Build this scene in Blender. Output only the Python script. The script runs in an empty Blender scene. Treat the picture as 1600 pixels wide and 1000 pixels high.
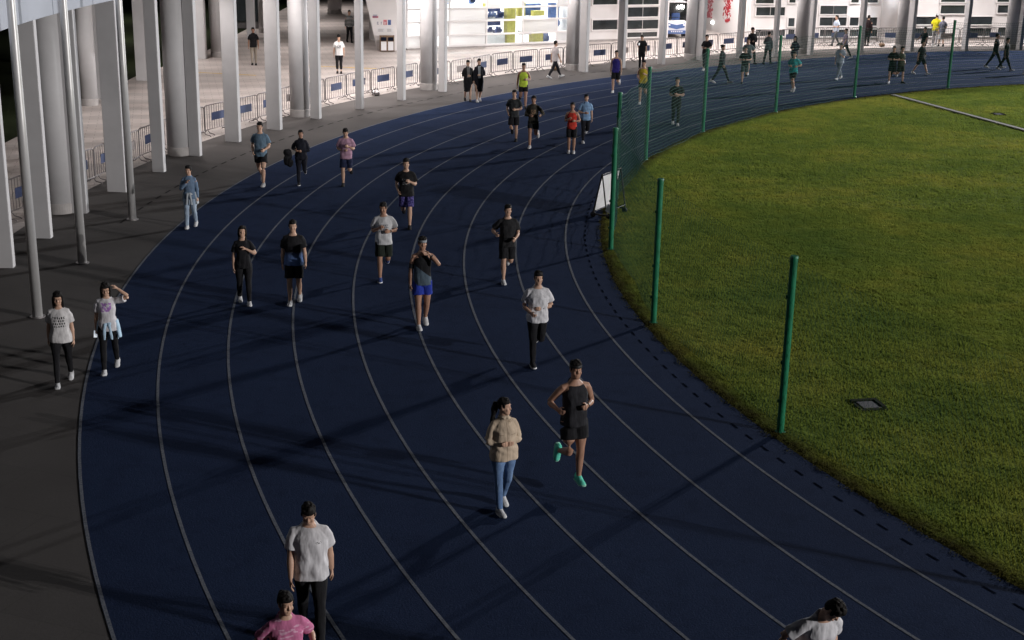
import bpy, bmesh, math, random
import numpy as np
from mathutils import Vector, Matrix, Quaternion
random.seed(7); RNG = np.random.default_rng(7)
R_ = math.radians; PI = math.pi
scene = bpy.context.scene
COL = scene.collection

# ------------------------------------------------------------------ camera
F_, PITCH, ROLL, HC = 2197.106, .303057, .0198181, 8.4656
CX, CY, R0 = 36.7662, 32.9019, 35.4932        # centre of the bend, radius of the innermost lane line
LANE = 1.22
cam = bpy.data.cameras.new('camera'); camo = bpy.data.objects.new('camera', cam); COL.objects.link(camo)
cam.sensor_width = 36; cam.lens = 36 * F_ / 1600; cam.clip_start = .1; cam.clip_end = 900
camo.matrix_world = Matrix.Translation((0, 0, HC)) @ Matrix.Rotation(PI/2 - PITCH, 4, 'X') @ Matrix.Rotation(ROLL, 4, 'Z')
scene.camera = camo

def ray(px, py):
    x = (px - 800) / F_; y = -(py - 500) / F_
    c, s = math.cos(ROLL), math.sin(ROLL)
    x, y = c*x - s*y, s*x + c*y
    cp, sp = math.cos(PITCH), math.sin(PITCH)
    return Vector((x, cp + y*sp, -sp + y*cp))
def at(px, py, z=0.0):                          # point of the photo -> point on the level z
    d = ray(px, py); t = (z - HC) / d.z
    return Vector((d.x*t, d.y*t, z))
def on_plane(px, py, P, n):
    d = ray(px, py); O = Vector((0, 0, HC))
    return O + d * ((P - O).dot(n) / d.dot(n))
def pol(r, deg, z=0.0):
    return Vector((CX + r*math.cos(R_(deg)), CY + r*math.sin(R_(deg)), z))
def theta(p):
    return math.degrees(math.atan2(p.y - CY, p.x - CX)) % 360

# ------------------------------------------------------------------ materials
def newmat(name):
    m = bpy.data.materials.new(name); m.use_nodes = True
    return m, m.node_tree, m.node_tree.nodes['Principled BSDF']
def nd(nt, t, **kw):
    n = nt.nodes.new(t)
    for k, v in kw.items(): setattr(n, k, v)
    return n
def ramp(nt, fac, stops):
    r = nd(nt, 'ShaderNodeValToRGB')
    while len(r.color_ramp.elements) < len(stops): r.color_ramp.elements.new(.5)
    for e, (p, c) in zip(r.color_ramp.elements, stops):
        e.position = p; e.color = (*c, 1) if len(c) == 3 else c
    nt.links.new(fac, r.inputs[0]); return r.outputs[0]
def noise(nt, scale, detail=4, rough=.55, coord='Object', vec=None):
    n = nd(nt, 'ShaderNodeTexNoise'); n.inputs['Scale'].default_value = scale
    n.inputs['Detail'].default_value = detail; n.inputs['Roughness'].default_value = rough
    if vec is None:
        tc = nd(nt, 'ShaderNodeTexCoord'); vec = tc.outputs[coord]
    nt.links.new(vec, n.inputs['Vector']); return n.outputs['Fac']
def math_(nt, op, a, b=None, c=None):
    n = nd(nt, 'ShaderNodeMath', operation=op)
    for i, v in enumerate((a, b, c)):
        if v is None: continue
        if hasattr(v, 'links'): nt.links.new(v, n.inputs[i])
        else: n.inputs[i].default_value = v
    return n.outputs[0]
def mixc(nt, fac, a, b):
    n = nd(nt, 'ShaderNodeMix', data_type='RGBA')
    for s, v in ((n.inputs[0], fac), (n.inputs[6], a), (n.inputs[7], b)):
        if hasattr(v, 'links'): nt.links.new(v, s)
        elif isinstance(v, (int, float)): s.default_value = v
        else: s.default_value = (*v, 1)
    return n.outputs[2]
def bump(nt, b, h, strength=.3, dist=.01):
    n = nd(nt, 'ShaderNodeBump'); n.inputs['Strength'].default_value = strength; n.inputs['Distance'].default_value = dist
    nt.links.new(h, n.inputs['Height']); nt.links.new(n.outputs[0], b.inputs['Normal'])
_mc = {}
def simple(name, col, rough=.6, metal=0, var=.15, vs=6, bmp=0, spec=.4):
    if name in _mc: return _mc[name]
    m, nt, b = newmat(name)
    f = noise(nt, vs)
    c = ramp(nt, f, [(.25, tuple(x*(1-var) for x in col)), (.75, tuple(min(1, x*(1+var)) for x in col))])
    nt.links.new(c, b.inputs['Base Color'])
    b.inputs['Roughness'].default_value = rough; b.inputs['Metallic'].default_value = metal
    b.inputs['Specular IOR Level'].default_value = spec
    if bmp: bump(nt, b, noise(nt, vs*8), bmp, .01)
    _mc[name] = m; return m

def track_mat():
    m, nt, b = newmat('track_rubber')
    tc = nd(nt, 'ShaderNodeTexCoord').outputs['Object']
    big = noise(nt, .35, 5, .6, vec=tc); fine = noise(nt, 38, 3, .75, vec=tc); mid = noise(nt, 2.2, 7, .7, vec=tc)
    c1 = ramp(nt, big, [(.3, (.0145, .0240, .058)), (.7, (.0185, .0310, .072))])
    c2 = mixc(nt, ramp(nt, fine, [(.46, (0, 0, 0)), (.64, (.42, .42, .42))]), c1, (.038, .052, .094))
    c3 = mixc(nt, ramp(nt, mid, [(.50, (0, 0, 0)), (.75, (.55, .55, .55))]), c2, (.009, .014, .036))
    nt.links.new(c3, b.inputs['Base Color']); b.inputs['Roughness'].default_value = 1
    b.inputs['Specular IOR Level'].default_value = .03
    bump(nt, b, fine, .9, .008); return m
def line_mat():
    m, nt, b = newmat('lane_paint')
    tc = nd(nt, 'ShaderNodeTexCoord').outputs['Object']
    f = noise(nt, 28, 5, .75, vec=tc); g = noise(nt, 1.3, 4, .6, vec=tc)
    c = mixc(nt, ramp(nt, f, [(.47, (0, 0, 0)), (.62, (.8, .8, .8))]), (.175, .185, .21), (.055, .07, .105))
    c = mixc(nt, ramp(nt, g, [(.45, (0, 0, 0)), (.75, (.5, .5, .5))]), c, (.10, .11, .14))
    nt.links.new(c, b.inputs['Base Color']); b.inputs['Roughness'].default_value = .95; b.inputs['Specular IOR Level'].default_value = .05
    bump(nt, b, f, .6, .004); return m
def concrete_mat(name, c0, c1, joint, size, dark=(.05, .05, .05), offs=0):
    m, nt, b = newmat(name)
    tc = nd(nt, 'ShaderNodeTexCoord').outputs['Object']
    big = noise(nt, .25, 6, .6, vec=tc); fine = noise(nt, 25, 4, .7, vec=tc)
    c = ramp(nt, big, [(.3, c0), (.7, c1)])
    c = mixc(nt, ramp(nt, fine, [(.4, (0, 0, 0)), (.8, (.3, .3, .3))]), c, tuple(x*.6 for x in c0))
    mp = nd(nt, 'ShaderNodeMapping'); mp.inputs['Rotation'].default_value = (0, 0, R_(20+offs))
    nt.links.new(tc, mp.inputs[0])
    br = nd(nt, 'ShaderNodeTexBrick'); br.inputs['Scale'].default_value = 1.0
    br.inputs['Brick Width'].default_value = size[0]; br.inputs['Row Height'].default_value = size[1]
    br.inputs['Mortar Size'].default_value = joint
    br.inputs['Color1'].default_value = (.95, .95, .95, 1); br.inputs['Color2'].default_value = (1.03, 1.02, 1.02, 1); br.inputs['Mortar'].default_value = (.82, .82, .82, 1)
    nt.links.new(mp.outputs[0], br.inputs['Vector'])
    mx = nd(nt, 'ShaderNodeMix', data_type='RGBA', blend_type='MULTIPLY'); mx.inputs[0].default_value = 1
    nt.links.new(c, mx.inputs[6]); nt.links.new(br.outputs['Color'], mx.inputs[7])
    nt.links.new(mx.outputs[2], b.inputs['Base Color']); b.inputs['Roughness'].default_value = .9; b.inputs['Specular IOR Level'].default_value = .1
    bump(nt, b, fine, .3, .005); return m
def plaza_mat():
    m, nt, b = newmat('plaza_paving')
    tc = nd(nt, 'ShaderNodeTexCoord').outputs['Object']
    mp = nd(nt, 'ShaderNodeMapping'); mp.inputs['Rotation'].default_value = (0, 0, R_(-14)); nt.links.new(tc, mp.inputs[0])
    w = nd(nt, 'ShaderNodeTexWave', wave_type='BANDS', bands_direction='Y'); w.inputs['Scale'].default_value = .17; w.inputs['Distortion'].default_value = .35
    w.inputs['Detail'].default_value = 1
    nt.links.new(mp.outputs[0], w.inputs['Vector'])
    band = ramp(nt, w.outputs['Fac'], [(.35, (.44, .395, .375)), (.6, (.37, .335, .32))])
    br = nd(nt, 'ShaderNodeTexBrick'); br.inputs['Scale'].default_value = 1; br.inputs['Brick Width'].default_value = .6; br.inputs['Row Height'].default_value = .3
    br.inputs['Mortar Size'].default_value = .012
    br.inputs['Color1'].default_value = (.9, .9, .9, 1); br.inputs['Color2'].default_value = (1.05, 1.03, 1.02, 1); br.inputs['Mortar'].default_value = (.6, .58, .56, 1)
    nt.links.new(mp.outputs[0], br.inputs['Vector'])
    mx = nd(nt, 'ShaderNodeMix', data_type='RGBA', blend_type='MULTIPLY'); mx.inputs[0].default_value = 1
    nt.links.new(band, mx.inputs[6]); nt.links.new(br.outputs['Color'], mx.inputs[7])
    dirt = noise(nt, .6, 6, .65, vec=tc)
    c = mixc(nt, ramp(nt, dirt, [(.5, (0, 0, 0)), (.8, (.5, .5, .5))]), mx.outputs[2], (.30, .27, .25))
    nt.links.new(c, b.inputs['Base Color']); b.inputs['Roughness'].default_value = .5
    return m
def grass_mat(name, blade=False):
    m, nt, b = newmat(name)
    tc = nd(nt, 'ShaderNodeTexCoord').outputs['Object']
    big = noise(nt, .22, 5, .65, vec=tc); mid = noise(nt, 1.6, 5, .7, vec=tc); fine = noise(nt, 22, 3, .7, vec=tc)
    c = ramp(nt, big, [(.32, (.115, .180, .038)), (.5, (.200, .250, .046)), (.68, (.320, .310, .058))])
    c = mixc(nt, ramp(nt, mid, [(.45, (0, 0, 0)), (.75, (.7, .7, .7))]), c, (.070, .125, .028))
    c = mixc(nt, ramp(nt, fine, [(.4, (0, 0, 0)), (.7, (.30, .30, .30))]), c, (.20, .21, .04) if blade else (.095, .125, .022))
    # soil and dry grass along the field edge, darkened for the shadow gap there
    d = nd(nt, 'ShaderNodeVectorMath', operation='DISTANCE'); nt.links.new(tc, d.inputs[0]); d.inputs[1].default_value = (CX, CY, 0)
    e = math_(nt, 'ADD', d.outputs['Value'], math_(nt, 'MULTIPLY', noise(nt, 2.2, 4, .7, vec=tc), .7))
    edge = ramp(nt, math_(nt, 'SUBTRACT', e, 34.05), [(.42, (0, 0, 0)), (.85, (.9, .9, .9))])
    c = mixc(nt, edge, c, (.040, .032, .012))
    nt.links.new(c, b.inputs['Base Color']); b.inputs['Roughness'].default_value = 1; b.inputs['Specular IOR Level'].default_value = .02
    if blade:
        t = nd(nt, 'ShaderNodeBsdfTranslucent'); nt.links.new(c, t.inputs[0]); mx = nd(nt, 'ShaderNodeMixShader'); mx.inputs[0].default_value = .45
        nt.links.new(b.outputs[0], mx.inputs[1]); nt.links.new(t.outputs[0], mx.inputs[2]); nt.links.new(mx.outputs[0], nt.nodes['Material Output'].inputs[0])
    else: bump(nt, b, mid, .8, .05)
    return m
M = {}
M['track'] = track_mat(); M['line'] = line_mat()
M['apron'] = concrete_mat('apron_concrete', (.076, .070, .068), (.106, .098, .095), .006, (2.4, 1.2))
M['plaza'] = plaza_mat()
M['grass'] = grass_mat('grass_soil'); M['blade'] = grass_mat('grass_blades', True)
M['soil'] = simple('dark_ground', (.012, .016, .007), .95, spec=.05)
M['slot_shadow'] = simple('slot_and_shadow_dark', (.0075, .0105, .020), 1, spec=.0)
M['slot_shadow2'] = simple('pavement_slot', (.034, .032, .032), 1, spec=.02)
M['gutter'] = simple('gutter_rubber', (.026, .034, .070), .85, vs=20, var=.35, bmp=.3)
M['white'] = simple('white_paint', (.70, .69, .70), .55, vs=1.2, var=.06, bmp=.03)
M['col'] = simple('pillar_paint', (.49, .48, .485), .6, vs=1.5, var=.07, bmp=.03)
M['fascia'] = simple('fascia_paint', (.36, .38, .43), .6, vs=.6, var=.10)
M['colbase'] = simple('pillar_base', (.33, .31, .30), .6, vs=4, var=.2)
M['steel'] = simple('flagpole_steel', (.74, .73, .72), .36, .55, .05)
M['steel2'] = simple('barrier_steel', (.45, .43, .43), .4, .9, .15)
M['bars'] = simple('barrier_tube', (.17, .155, .155), .5, .3, .2, 8)
M['plate'] = simple('barrier_plate', (.05, .065, .13), .45, 0, .3, 5)
M['plate2'] = simple('barrier_plate_grey', (.30, .26, .25), .5, 0, .2, 5)
M['post'] = simple('post_green', (.010, .145, .070), .4, 0, .25, 5, .05)
M['net'] = simple('net_green', (.005, .060, .042), .7, 0, .2, 3)
M['black'] = simple('black_plastic', (.012, .012, .013), .5)
M['rubber'] = simple('rubber_black', (.01, .01, .01), .8)
M['dark'] = simple('dark_wall', (.12, .115, .115), .8)
M['glassdark'] = simple('dark_window', (.035, .042, .045), .08, 0, .6, .9, spec=.6)
def frost_mat():
    m, nt, b = newmat('frosted_pane'); b.inputs['Base Color'].default_value = (.72, .72, .73, 1); b.inputs['Roughness'].default_value = .35
    t = nd(nt, 'ShaderNodeBsdfTranslucent'); t.inputs[0].default_value = (.85, .85, .84, 1)
    mx = nd(nt, 'ShaderNodeMixShader'); mx.inputs[0].default_value = .55
    nt.links.new(b.outputs[0], mx.inputs[1]); nt.links.new(t.outputs[0], mx.inputs[2]); nt.links.new(mx.outputs[0], nt.nodes['Material Output'].inputs[0]); return m
M['frost'] = frost_mat()
M['yellowp'] = simple('yellow_laminate', (.50, .45, .10), .5)
M['bluep'] = simple('blue_plastic', (.08, .14, .33), .5)
M['navyp'] = simple('navy_plastic', (.03, .05, .16), .5)
M['wood'] = simple('bin_wood', (.16, .10, .06), .6, 0, .3, 9)
M['red'] = simple('red_paint', (.45, .035, .05), .7, 0, .5, 9)
M['pinkpaint'] = simple('pink_paint', (.55, .17, .20), .7, 0, .5, 9)
M['manhole'] = simple('manhole_stone', (.045, .045, .055), .7, 0, .25, 8, .3)
M['kerbstone'] = simple('kerb_stone', (.30, .29, .27), .7, 0, .2, 6, .2)
M['yline'] = simple('yellow_marking', (.55, .38, .10), .7, 0, .3, 8)
M['board'] = simple('board_white', (.72, .72, .74), .4, 0, .06, 3)
M['facade'] = simple('facade_white', (.74, .72, .72), .5, 0, .05, 1)
M['skin0'] = simple('skin_light', (.50, .31, .22), .5, 0, .08, 8)
M['skin1'] = simple('skin_tan', (.36, .20, .135), .5, 0, .08, 8)
M['hair'] = simple('hair_black', (.009, .0075, .007), .75, 0, .4, 40, .4, spec=.2)
M['eye'] = simple('eye_dark', (.012, .01, .01), .3)
M['lip'] = simple('lip', (.28, .10, .09), .5)
def glass_mat():
    m = bpy.data.materials.new('clear_glass'); m.use_nodes = True; nt = m.node_tree
    nt.nodes.remove(nt.nodes['Principled BSDF'])
    t = nd(nt, 'ShaderNodeBsdfTransparent'); g = nd(nt, 'ShaderNodeBsdfGlossy'); g.inputs['Roughness'].default_value = .05
    t.inputs[0].default_value = (.93, .97, .98, 1)
    mx = nd(nt, 'ShaderNodeMixShader'); mx.inputs[0].default_value = .08
    nt.links.new(t.outputs[0], mx.inputs[1]); nt.links.new(g.outputs[0], mx.inputs[2])
    nt.links.new(mx.outputs[0], nt.nodes['Material Output'].inputs[0]); return m
M['glass'] = glass_mat()
def emit(name, col, s):
    m, nt, b = newmat(name)
    b.inputs['Emission Color'].default_value = (*col, 1); b.inputs['Emission Strength'].default_value = s
    b.inputs['Base Color'].default_value = (.8, .8, .8, 1); return m
M['lamp'] = emit('lamp_glow', (1, .97, .92), 12); M['screen'] = emit('phone_screen', (.8, .9, 1), .5)

# ------------------------------------------------------------------ mesh helpers
def link(o, parent=None):
    COL.objects.link(o)
    if parent is not None: o.parent = parent
    return o
def obj(name, bm, mat, parent=None, smooth=False, bevel=0):
    me = bpy.data.meshes.new(name)
    if bevel:
        bmesh.ops.bevel(bm, geom=[e for e in bm.edges], offset=bevel, segments=2, affect='EDGES', clamp_overlap=True)
    bm.normal_update(); bm.to_mesh(me); bm.free()
    for m in (mat if isinstance(mat, (list, tuple)) else [mat]): me.materials.append(m)
    if smooth:
        me.polygons.foreach_set('use_smooth', [True]*len(me.polygons))
    return link(bpy.data.objects.new(name, me), parent)
def tag(o, label=None, cat=None, group=None, kind=None):
    if label: o['label'] = label
    if cat: o['category'] = cat
    if group: o['group'] = group
    if kind: o['kind'] = kind
    return o
def empty(name, loc=(0, 0, 0), rz=0, label=None, cat=None, group=None):
    o = bpy.data.objects.new(name, None); o.empty_display_size = .2
    o.location = loc; o.rotation_euler = (0, 0, rz); link(o)
    return tag(o, label, cat, group)
def copy_tree(o, parent=None):
    c = o.copy(); COL.objects.link(c)
    if parent is not None: c.parent = parent
    for ch in list(o.children): copy_tree(ch, c)
    return c
def box(bm, c, s, rot=None, mi=0):
    r = bmesh.ops.create_cube(bm, size=1)
    vs = r['verts']
    for v in vs:
        v.co = Vector((v.co.x*s[0], v.co.y*s[1], v.co.z*s[2]))
        if rot is not None: v.co = rot @ v.co
        v.co += Vector(c)
    if mi:
        for f in {f for v in vs for f in v.link_faces}: f.material_index = mi
    return vs
def frame_of(d, hint=(0, 0, 1)):
    d = Vector(d).normalized(); h = Vector(hint)
    if abs(d.dot(h.normalized())) > .97: h = Vector((0, 1, 0))
    u = h.cross(d).normalized(); v = d.cross(u).normalized()
    return u, v
def tube(bm, pts, rads, n=8, cap=True, flat=1.0, hint=(0, 0, 1), mi=0):
    pts = [Vector(p) for p in pts]
    if not isinstance(rads, (list, tuple)): rads = [rads]*len(pts)
    rings = []
    for i, p in enumerate(pts):
        d = pts[min(i+1, len(pts)-1)] - pts[max(i-1, 0)]
        u, v = frame_of(d, hint)
        r = rads[i]
        ra, rb = (r if isinstance(r, tuple) else (r, r*flat))
        rings.append([bm.verts.new(p + u*(ra*math.cos(2*PI*k/n)) + v*(rb*math.sin(2*PI*k/n))) for k in range(n)])
    fs = []
    for a, b in zip(rings, rings[1:]):
        for k in range(n):
            fs.append(bm.faces.new((a[k], a[(k+1) % n], b[(k+1) % n], b[k])))
    if cap:
        fs.append(bm.faces.new(rings[0][::-1])); fs.append(bm.faces.new(rings[-1]))
    if mi:
        for f in fs: f.material_index = mi
    return rings
def loft(bm, rings, mi=0):                       # rings: list of lists of points
    vr = [[bm.verts.new(p) for p in r] for r in rings]; n = len(vr[0]); fs = []
    for a, b in zip(vr, vr[1:]):
        for k in range(n): fs.append(bm.faces.new((a[k], a[(k+1) % n], b[(k+1) % n], b[k])))
    fs.append(bm.faces.new(vr[0][::-1])); fs.append(bm.faces.new(vr[-1]))
    if mi:
        for f in fs: f.material_index = mi
def ell_ring(c, a, b, n=18, p=2.0, u=Vector((1, 0, 0)), v=Vector((0, 1, 0))):
    out = []
    for k in range(n):
        t = 2*PI*k/n; ct, st = math.cos(t), math.sin(t)
        out.append(Vector(c) + u*(a*math.copysign(abs(ct)**(2/p), ct)) + v*(b*math.copysign(abs(st)**(2/p), st)))
    return out
def ellipsoid(bm, c, r, M3=None, seg=12, mi=0):
    res = bmesh.ops.create_uvsphere(bm, u_segments=seg, v_segments=max(6, seg*2//3), radius=1)
    for v in res['verts']:
        q = Vector((v.co.x*r[0], v.co.y*r[1], v.co.z*r[2]))
        v.co = (M3 @ q if M3 is not None else q) + Vector(c)
    if mi:
        for f in {f for v in res['verts'] for f in v.link_faces}: f.material_index = mi
def mesh_np(name, co, faces_n, idx, mat, parent=None):
    me = bpy.data.meshes.new(name); nf = len(idx)//faces_n
    me.vertices.add(len(co)); me.vertices.foreach_set('co', np.asarray(co, np.float32).ravel())
    me.loops.add(len(idx)); me.loops.foreach_set('vertex_index', np.asarray(idx, np.int32))
    me.polygons.add(nf); me.polygons.foreach_set('loop_start', np.arange(nf, dtype=np.int32)*faces_n)
    me.update(calc_edges=True); me.materials.append(mat)
    return link(bpy.data.objects.new(name, me), parent)

# ------------------------------------------------------------------ world and lights
w = bpy.data.worlds.new('World'); scene.world = w; w.use_nodes = True
nt = w.node_tree; sky = nd(nt, 'ShaderNodeTexSky', sky_type='NISHITA')
sky.sun_disc = False; sky.sun_elevation = R_(-3); sky.sun_rotation = R_(60); sky.altitude = 50
nt.links.new(sky.outputs[0], nt.nodes['Background'].inputs[0]); nt.nodes['Background'].inputs[1].default_value = .022
scene.view_settings.view_transform = 'Standard'; scene.view_settings.look = 'None'; scene.view_settings.exposure = 0; scene.view_settings.gamma = 1

def spot(name, loc, target, power, ang, blend, radius, col=(1, 1, 1)):
    l = bpy.data.lights.new(name, 'SPOT'); l.energy = power; l.spot_size = R_(ang); l.spot_blend = blend; l.shadow_soft_size = radius; l.color = col
    o = bpy.data.objects.new(name, l); COL.objects.link(o); o.location = loc
    o.rotation_euler = (Vector(target) - Vector(loc)).to_track_quat('-Z', 'Y').to_euler(); return o
def area(name, loc, power, size, spread=180, col=(1, 1, 1), target=None):
    l = bpy.data.lights.new(name, 'AREA'); l.energy = power; l.shape = 'DISK'; l.size = size; l.spread = R_(spread); l.color = col
    o = bpy.data.objects.new(name, l); COL.objects.link(o); o.location = loc
    if target is not None: o.rotation_euler = (Vector(target) - Vector(loc)).to_track_quat('-Z', 'Y').to_euler()
    return o
# two stadium floodlight masts beyond the right of the view: one behind the camera's right, one across the field
for dx, dy, f in ((-.6, -1.1, .55), (.6, 1.1, .45)):
    spot('floodlight', (95+dx, -22+dy, 22.5), (-1, 39, 0), 360000*f, 48, 1, .25, (1, .97, .96))
    spot('floodlight', (62+dx, 94-dy, 20), (14, 50, 0), 235000*f, 60, 1, .25, (.97, .98, 1))

# ceiling lamps over the arcade and plaza, and fill lamps added among them
def lamp_ring(r, ths, power, size=.9, spread=112, z=5.2):
    for t in ths: area('ceiling_and_fill_lamp', pol(r, t, z), power, size, spread, (1, .93, .90))
lamp_ring(49.9, [97, 103, 107.5, 111, 115, 119, 123], 160, .8, 150)
lamp_ring(50.2, [127, 130.5, 139, 144.8, 148.8, 152], 115, .8, 140)
lamp_ring(50.6, [155.5, 162.2], 75, .8, 130)
lamp_ring(50.9, [168.8, 175.5], 30)
lamp_ring(55.5, [117, 121.5], 300, .8, 150)  # extra lamps, added to brighten the white wall with paintings
lamp_ring(48.5, [101, 107, 113, 120, 126.5, 131, 137, 141, 145, 149, 152.3], 125, .5, 150)  # extra lamps between the pillars, added to brighten the pavement
lamp_ring(48.5, [155.6, 158.9, 162, 165.4], 62, .5, 150)  # weaker added lamps, brightening the pavement further left
lamp_ring(55, [131, 138, 145.5], 150)
lamp_ring(56, [154, 162], 62)
lamp_ring(62, [140, 148], 130); lamp_ring(72, [133, 139, 144], 150); lamp_ring(80, [128, 133, 138], 120)  # outermost ring added to brighten the back of the plaza
# ------------------------------------------------------------------ ground, track, field
def path_pts(r, a0=90, a1=270, step=1.0, x_end=120):
    pts = [Vector((x, CY + r, 0)) for x in np.linspace(x_end, CX + 1, 12)]
    n = int((a1 - a0)/step)
    pts += [pol(r, a0 + i*step) for i in range(n+1)]
    pts += [Vector((x, CY - r, 0)) for x in np.linspace(CX + 1, x_end, 12)]
    return pts
def ring(name, r0, r1, z, mat, kind='structure', r1f=None):
    bm = bmesh.new(); A = path_pts(r0); B = path_pts(r1)
    if r1f: B = [p + (p - Vector((CX, CY, 0))).normalized()*r1f(p) for p in B]
    va = [bm.verts.new((p.x, p.y, z)) for p in A]; vb = [bm.verts.new((p.x, p.y, z)) for p in B]
    for i in range(len(A)-1): bm.faces.new((va[i], va[i+1], vb[i+1], vb[i]))
    o = obj(name, bm, mat); bmf = o.data
    if bmf.polygons[0].normal.z < 0: bmf.flip_normals()
    return tag(o, kind=kind)
def poly(name, pts, z, mat):
    bm = bmesh.new(); f = bm.faces.new([bm.verts.new((p[0], p[1], z)) for p in pts])
    if f.normal.z < 0: f.normal_flip()
    bm.normal_update()
    if bm.faces[:][0].normal.z < 0: bmesh.ops.reverse_faces(bm, faces=bm.faces[:])
    return tag(obj(name, bm, mat), kind='structure')
poly('ground', [(-400, -200), (400, -200), (400, 500), (-400, 500)], -.03, M['soil'])
RO = R0 + 8*LANE
def widen(p):
    t = theta(p); return 1.5*min(1, max(0, (123 - t)/16)) if t < 180 and p.x < 60 else (1.5 if p.y > CY and p.x >= CX else 0)
ring('track', 34.62, RO + .03, .004, M['track'], r1f=widen)
ring('pavement', RO - .1, 49.0, 0, M['apron'])
for k in range(9):
    r = R0 + k*LANE
    tag(ring('lane_line', r - .023, r + .023, .008, M['line']), kind='structure')
poly('plaza', [pol(48.98, t)[:2] for t in range(92, 204, 1)] + [(-16.6, 14), (-16.6, 62), (-15.6, 70), (-15.6, 120), (36, 120)], .004, M['plaza'])
for i, (a, b) in enumerate((((280, 112), (400, 118)), ((480, 103), (600, 108)))):
    P, Q = at(*a), at(*b); d = (Q - P).normalized(); n = Vector((-d.y, d.x, 0))*.08
    poly('road_marking', [(P+n)[:2], (Q+n)[:2], (Q-n)[:2], (P-n)[:2]], .009, M['yline'])
# drain channel with its row of slots, inside the innermost lane
bm = bmesh.new(); step = math.degrees(.5/35.0); t = 100.0
while t < 215:
    h = math.degrees(.11/35.0)
    q = [pol(r, t + s*h, .009) for r, s in ((34.985, -1), (34.985, 1), (35.02, 1), (35.02, -1))]
    f = bm.faces.new([bm.verts.new(p) for p in q]); t += step
bmesh.ops.recalc_face_normals(bm, faces=bm.faces[:])
if bm.faces[:][0].normal.z < 0: bmesh.ops.reverse_faces(bm, faces=bm.faces[:])
tag(obj('drain_channel', bm, M['slot_shadow']), kind='structure')
bm = bmesh.new(); step = math.degrees(.72/46.75); t = 100.0
while t < 178:
    h = math.degrees(.20/46.75)
    f = bm.faces.new([bm.verts.new(pol(r, t + s*h, .006)) for r, s in ((46.72, -1), (46.72, 1), (46.78, 1), (46.78, -1))]); t += step
bmesh.ops.recalc_face_normals(bm, faces=bm.faces[:])
if bm.faces[:][0].normal.z < 0: bmesh.ops.reverse_faces(bm, faces=bm.faces[:])
tag(obj('pavement_drain', bm, M['slot_shadow2']), kind='structure')
# field: a slightly uneven sheet
bm = bmesh.new(); rs = list(np.linspace(0, 34.0, 30)) + [34.3, 34.5, 34.66]
prev = None
for i, r in enumerate(rs):
    if i == 0: continue
    cur = []
    for p in path_pts(r, step=1.5):
        zz = .02 if i < len(rs)-1 else -.01
        cur.append(bm.verts.new((p.x + (RNG.normal()*.02 if i == len(rs)-1 else 0), p.y + (RNG.normal()*.02 if i == len(rs)-1 else 0), zz)))
    if prev is None:
        c = bm.verts.new((CX, CY, .02))
        for a, b in zip(cur, cur[1:]): bm.faces.new((c, a, b))
    else:
        for k in range(len(cur)-1): bm.faces.new((prev[k], cur[k], cur[k+1], prev[k+1]))
    prev = cur
bmesh.ops.recalc_face_normals(bm, faces=bm.faces[:])
fo = obj('field', bm, M['grass'], smooth=True); tag(fo, kind='structure')
if fo.data.polygons[5].normal.z < 0: fo.data.flip_normals()
# grass blades
def grass():
    cand = []
    def add(n, rlo, rhi, ymin, ymax, h):
        u = RNG.random((n, 2)); x = rlo + (rhi - rlo)*u[:, 0]; y = ymin + (ymax - ymin)*u[:, 1]
        r = np.hypot(x - CX, y - CY); lim = 34.60 + .05*np.sin(y*9) + .06*RNG.normal(size=n)
        k = (r < lim) | ((x > CX) & (np.abs(y-CY) < 34))
        # stay inside the view (with a margin)
        k &= (x < .40*y + 2.5)
        cand.append(np.c_[x[k], y[k], np.full(k.sum(), h)])
    add(700000, 2, 19, 13, 38, .030); add(420000, 2, 28, 38, 68, .036)
    P = np.concatenate(cand); n = len(P)
    # tufts: clumpy height, combed direction
    def lump(sx, sy, k):
        x, y = P[:, 0]*sx, P[:, 1]*sy
        return np.sin(x + 1.7*np.sin(y*.7 + k) + k)*np.sin(y + 1.9*np.sin(x*.6 + 2*k) + 3*k)
    cl = lump(2.3, 2.9, .4); cl2 = lump(7.5, 11, 1.3); cl3 = lump(17, 25, 2.6)
    edge_ = np.clip((34.55 - np.hypot(P[:, 0]-CX, P[:, 1]-CY))/.5, .25, 1); edge_[P[:, 0] > CX] = 1
    hgt = P[:, 2]*np.clip(.62 + .25*cl + .32*cl2 + .22*cl3 + .25*RNG.random(n), .15, 2)*edge_
    az = RNG.random(n)*2*PI; lean = .5 + .5*RNG.random(n)
    lx = .45*np.cos(az) - .35; ly = .45*np.sin(az) - .25
    wd = (.008 + .006*RNG.random(n))*np.where(P[:, 1] > 38, 1.7, 1.0); wz = RNG.random(n)*PI
    co = np.zeros((n, 3, 3))
    base = np.c_[P[:, 0], P[:, 1], np.full(n, .016)]
    sx = np.cos(wz)*wd; sy = np.sin(wz)*wd
    co[:, 0] = base - np.c_[sx, sy, 0*sx]; co[:, 1] = base + np.c_[sx, sy, 0*sx]
    co[:, 2] = base + np.c_[lx*hgt*lean, ly*hgt*lean, hgt + .015]
    o = mesh_np('grass', co.reshape(-1, 3), 3, np.arange(n*3), M['blade']); tag(o, kind='stuff')
    o['label'] = 'mown green turf filling the inside of the bend'
    o['category'] = 'grass'
grass()
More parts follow.
